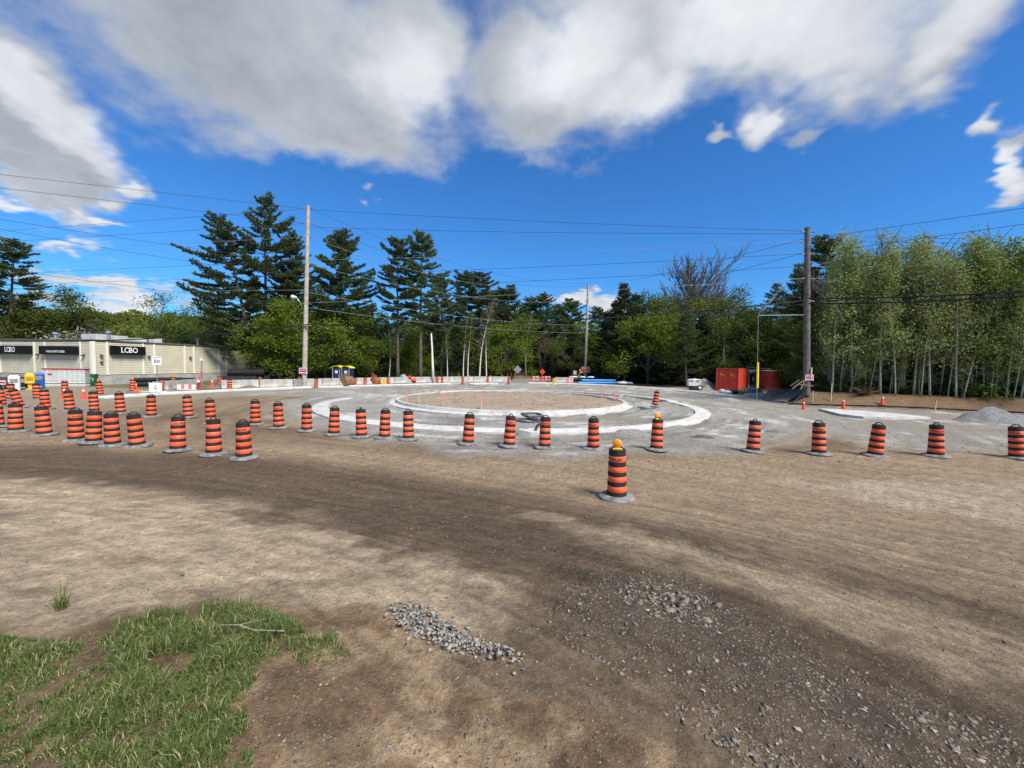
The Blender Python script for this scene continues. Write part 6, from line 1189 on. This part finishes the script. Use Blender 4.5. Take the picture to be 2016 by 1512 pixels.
for bx, Y, ty, v, l in ((985, 80, 616, MAPLES[0], 'bright green tree left of the road opening'), (955, 80, 612, DULL[0], 'dull olive tree behind the middle barriers'), (1065, 92, 630, DULL[0], 'olive tree behind the forked birch'), (1090, 88, 640, DULL[0], 'olive tree right of the forked birch'), (1130, 82, 650, OAKS[0], 'green tree behind the dark machine'), (730, 58, 640, OAKS[0], 'dark green tree behind the small bucket'), (810, 64, 665, MAPLES[1], 'green sapling tree between the twin pine trunks')): plant('leafy_tree', v, bx, Y, bx, ty, l, 'leafy trees behind the barriers', wide=1.1)
# -- aspen stand on the right-hand bank
def bank_pt(px, d):
    k = (px - 1008) / FPX; y = (31 + .35 * 21.5 + d / .944) / (1 + .35 * k); return k * y, y
FRONTA = [(1640, .9, 3), (1655, 1.2, 0), (1678, .8, 1), (1690, 1.6, 2), (1712, 1.0, 3), (1735, .6, 0), (1764, .4, -5), (1780, 1.5, 1), (1800, .9, 0), (1815, .5, -6), (1832, .6, -8), (1852, 1.4, 0), (1868, .7, 3), (1884, .5, 6), (1898, .4, 5), (1915, 1.2, 2), (1938, .8, 1), (1962, .7, 4), (1983, .5, 4), (1997, .4, 3), (2012, .7, 5), (2040, .8, 2), (2075, .9, 0)]
for i, (px, d, ln) in enumerate(FRONTA):
    x, y = bank_pt(px, d + .4); top = D(px, rnd.uniform(480, 560) if i % 5 else 465, y); b = drop(x, y); put('aspen', ASPENS[i % 5], b, top.z - b.z, ('%s pale aspen from the right pole, front edge of the stand' % ORD[i]) if i < 18 else '%s pale aspen from the picture edge, right end of the stand' % ORD[len(FRONTA) - 1 - i], 'tree', 'aspens at the front of the stand', (R(-ln if i % 2 else ln) * .9, 0))
for i in range(95):
    px = 1630 + 470 * ((i * .618) % 1); d = 1.6 + 7.5 * rnd.random(); x, y = bank_pt(px, d); b = drop(x, y); top = D(px, rnd.uniform(480, 600), y); put('aspen', ASPENS[rnd.randrange(5)], b, max(6, top.z - b.z), nth('aspen', px, 'slim pale aspen inside the stand'), 'tree', 'aspens inside the stand', (rnd.gauss(0, .05), rnd.gauss(0, .03)))
for i in range(48):
    px = 1625 + 470 * ((i * .618 + .45) % 1); x, y = bank_pt(px, 1.0 + 4.5 * rnd.random()); b = drop(x, y); put('aspen_sapling', ASPENS[(2, 4, 0)[i % 3]], b, rnd.uniform(2.5, 6.5), nth('sapling', px, 'short leafy aspen sapling'), 'tree', 'aspen saplings in the stand', (rnd.gauss(0, .08), rnd.gauss(0, .05)), 1.5)
for px, ty, v, l in ((1722, 440, BARE[1], 'bare-topped tree above the left part of the aspens'), (1890, 470, BARE[1], 'bare-topped tree above the middle of the aspens'), (1952, 430, BARE[1], 'bare-topped tree near the right edge'), (1665, 470, BARE_S[0], 'thin bare tree right of the tallest dark pine')):
    x, y = bank_pt(px, 4.5); b = drop(x, y); put('bare_tree', v, b, D(px, ty, y).z - b.z, l, 'tree', 'bare trees among the aspens', wide=1.5)
x, y = bank_pt(2000, 4); b = drop(x, y); put('leafy_tree', OAKS[0], b, D(2000, 488, y).z - b.z, 'dark leafy tree at the right edge behind the aspens', 'tree'); x, y = bank_pt(2080, 5); b = drop(x, y); put('leafy_tree', OAKS[1], b, 11, 'leafy tree just beyond the right picture edge', 'tree')
for i in range(26):
    px = 1640 + 480 * ((i * .618 + .2) % 1); x, y = bank_pt(px, 8 + 7 * rnd.random()); b = drop(x, y); put('spruce' if i % 2 else 'leafy_tree', (SPRUCES[i % 2] if i % 2 else OAKS[1]), b, max(5, D(px, rnd.uniform(560, 620), y).z - b.z), nth('atree', px, 'dark tree deep behind the aspens'), 'tree', 'dark trees behind the aspens', wide=1.3)
# -- the wood behind: conifers and leafy trees whose crowns merge below the skyline
SKYL = [(-100, 600), (0, 600), (200, 640), (300, 645), (440, 600), (540, 560), (620, 560), (700, 590), (880, 600), (960, 605), (1040, 602), (1110, 608), (1190, 618), (1235, 600), (1300, 618), (1400, 630), (1480, 600), (1560, 560), (1650, 530), (1760, 530)]
nfill = 0
def skyl(px): return float(np.interp(px, [a for a, b in SKYL], [b for a, b in SKYL]))
for i in range(120):
    f = (i * .618034) % 1; px = 420 + f * 1240
    Yl = float(np.interp(px, [420, 700, 900, 1000, 1060, 1200, 1330, 1480, 1560, 1660], [60, 60, 68, 92, 100, 76, 66, 64, 62, 47])) + rnd.uniform(1.5, 16)
    b = D(px, 740, Yl); b = drop(b.x, b.y); top = D(px, skyl(px) + rnd.uniform(5, 95) , Yl); h = max(3.5, top.z - b.z); k = rnd.random(); kind = ('spruce', SPRUCES[i % 2]) if k < .52 else ('white_pine', PINES[3]) if k < .72 else ('leafy_tree', OAKS[i % 2]) if k < .95 else ('maple', MAPLES[i % 2])
    put(kind[0], kind[1], b, h, nth(kind[0], px, {'spruce': 'dark spruce within the wood', 'white_pine': 'shaggy pine within the wood', 'leafy_tree': 'dark leafy tree within the wood', 'maple': 'light green tree within the wood'}[kind[0]]), 'tree', 'trees merging into the wood', wide=1.25)
for i in range(95):
    f = (i * .618034 + .31) % 1; px = 505 + f * 1150
    Yl = float(np.interp(px, [425, 700, 900, 1000, 1060, 1200, 1330, 1480, 1560, 1660], [54, 57, 68, 88, 94, 72, 63, 63, 60, 42])) + rnd.uniform(0, 4)
    if 1005 < px < 1058: Yl += 12
    b = D(px, 740, Yl); b = drop(b.x, b.y); put('undergrowth_bush', BUSHES[i % 4 if i % 3 else 0], b, rnd.uniform(.9, 2.3), nth('bush', px, 'low leafy bush at the wood foot'), 'bush', 'bushes along the wood edge', wide=1.4)
for i in range(40):
    px = 1640 + 460 * ((i * .618 + .1) % 1); x, y = bank_pt(px, 1.6 + rnd.random() * 4.5); b = drop(x, y); put('undergrowth_bush', BUSHES[i % 4 if i % 2 else 0], b, rnd.uniform(.5, 1.5), nth('abush', px, 'low bush under the aspens'), 'bush', 'bushes under the aspens', wide=1.3)
# -- far wooded hill beyond the shop: one mass
Cs, Ds = [], []
for i in range(330):
    px = rnd.uniform(-120, 460); Y = rnd.uniform(95, 200); p = D(px, 700, Y); z = float(terr(p.x, p.y)); hh = rnd.uniform(8, 12); n = 260; u = RNG.normal(0, 1, (n, 3)); u /= np.linalg.norm(u, axis=1, keepdims=True); u[:, 2] = np.abs(u[:, 2]) * 1.0 - .1; r = RNG.uniform(.75, 1.05, (n, 1)); Cs.append(np.array([p.x, p.y, z + hh * .45]) + u * r * np.array([3.4, 3.4, hh * .5])); Ds.append(RNG.normal(0, 1, (n, 3)))
Cs = np.concatenate(Cs); Ds = np.concatenate(Ds); n = len(Cs); v, q = quads_from(Cs, Ds, RNG.uniform(.7, 1.4, n), RNG.uniform(.3, .55, n)); o = obj('far_wood', np_mesh('far_wood', v, q, leafmat('far_leaves', (.12, .17, .03), (.26, .30, .07), .4))); o['kind'] = 'stuff'; o['label'] = 'light green wooded hillside far beyond the shop'; o['category'] = 'wood'
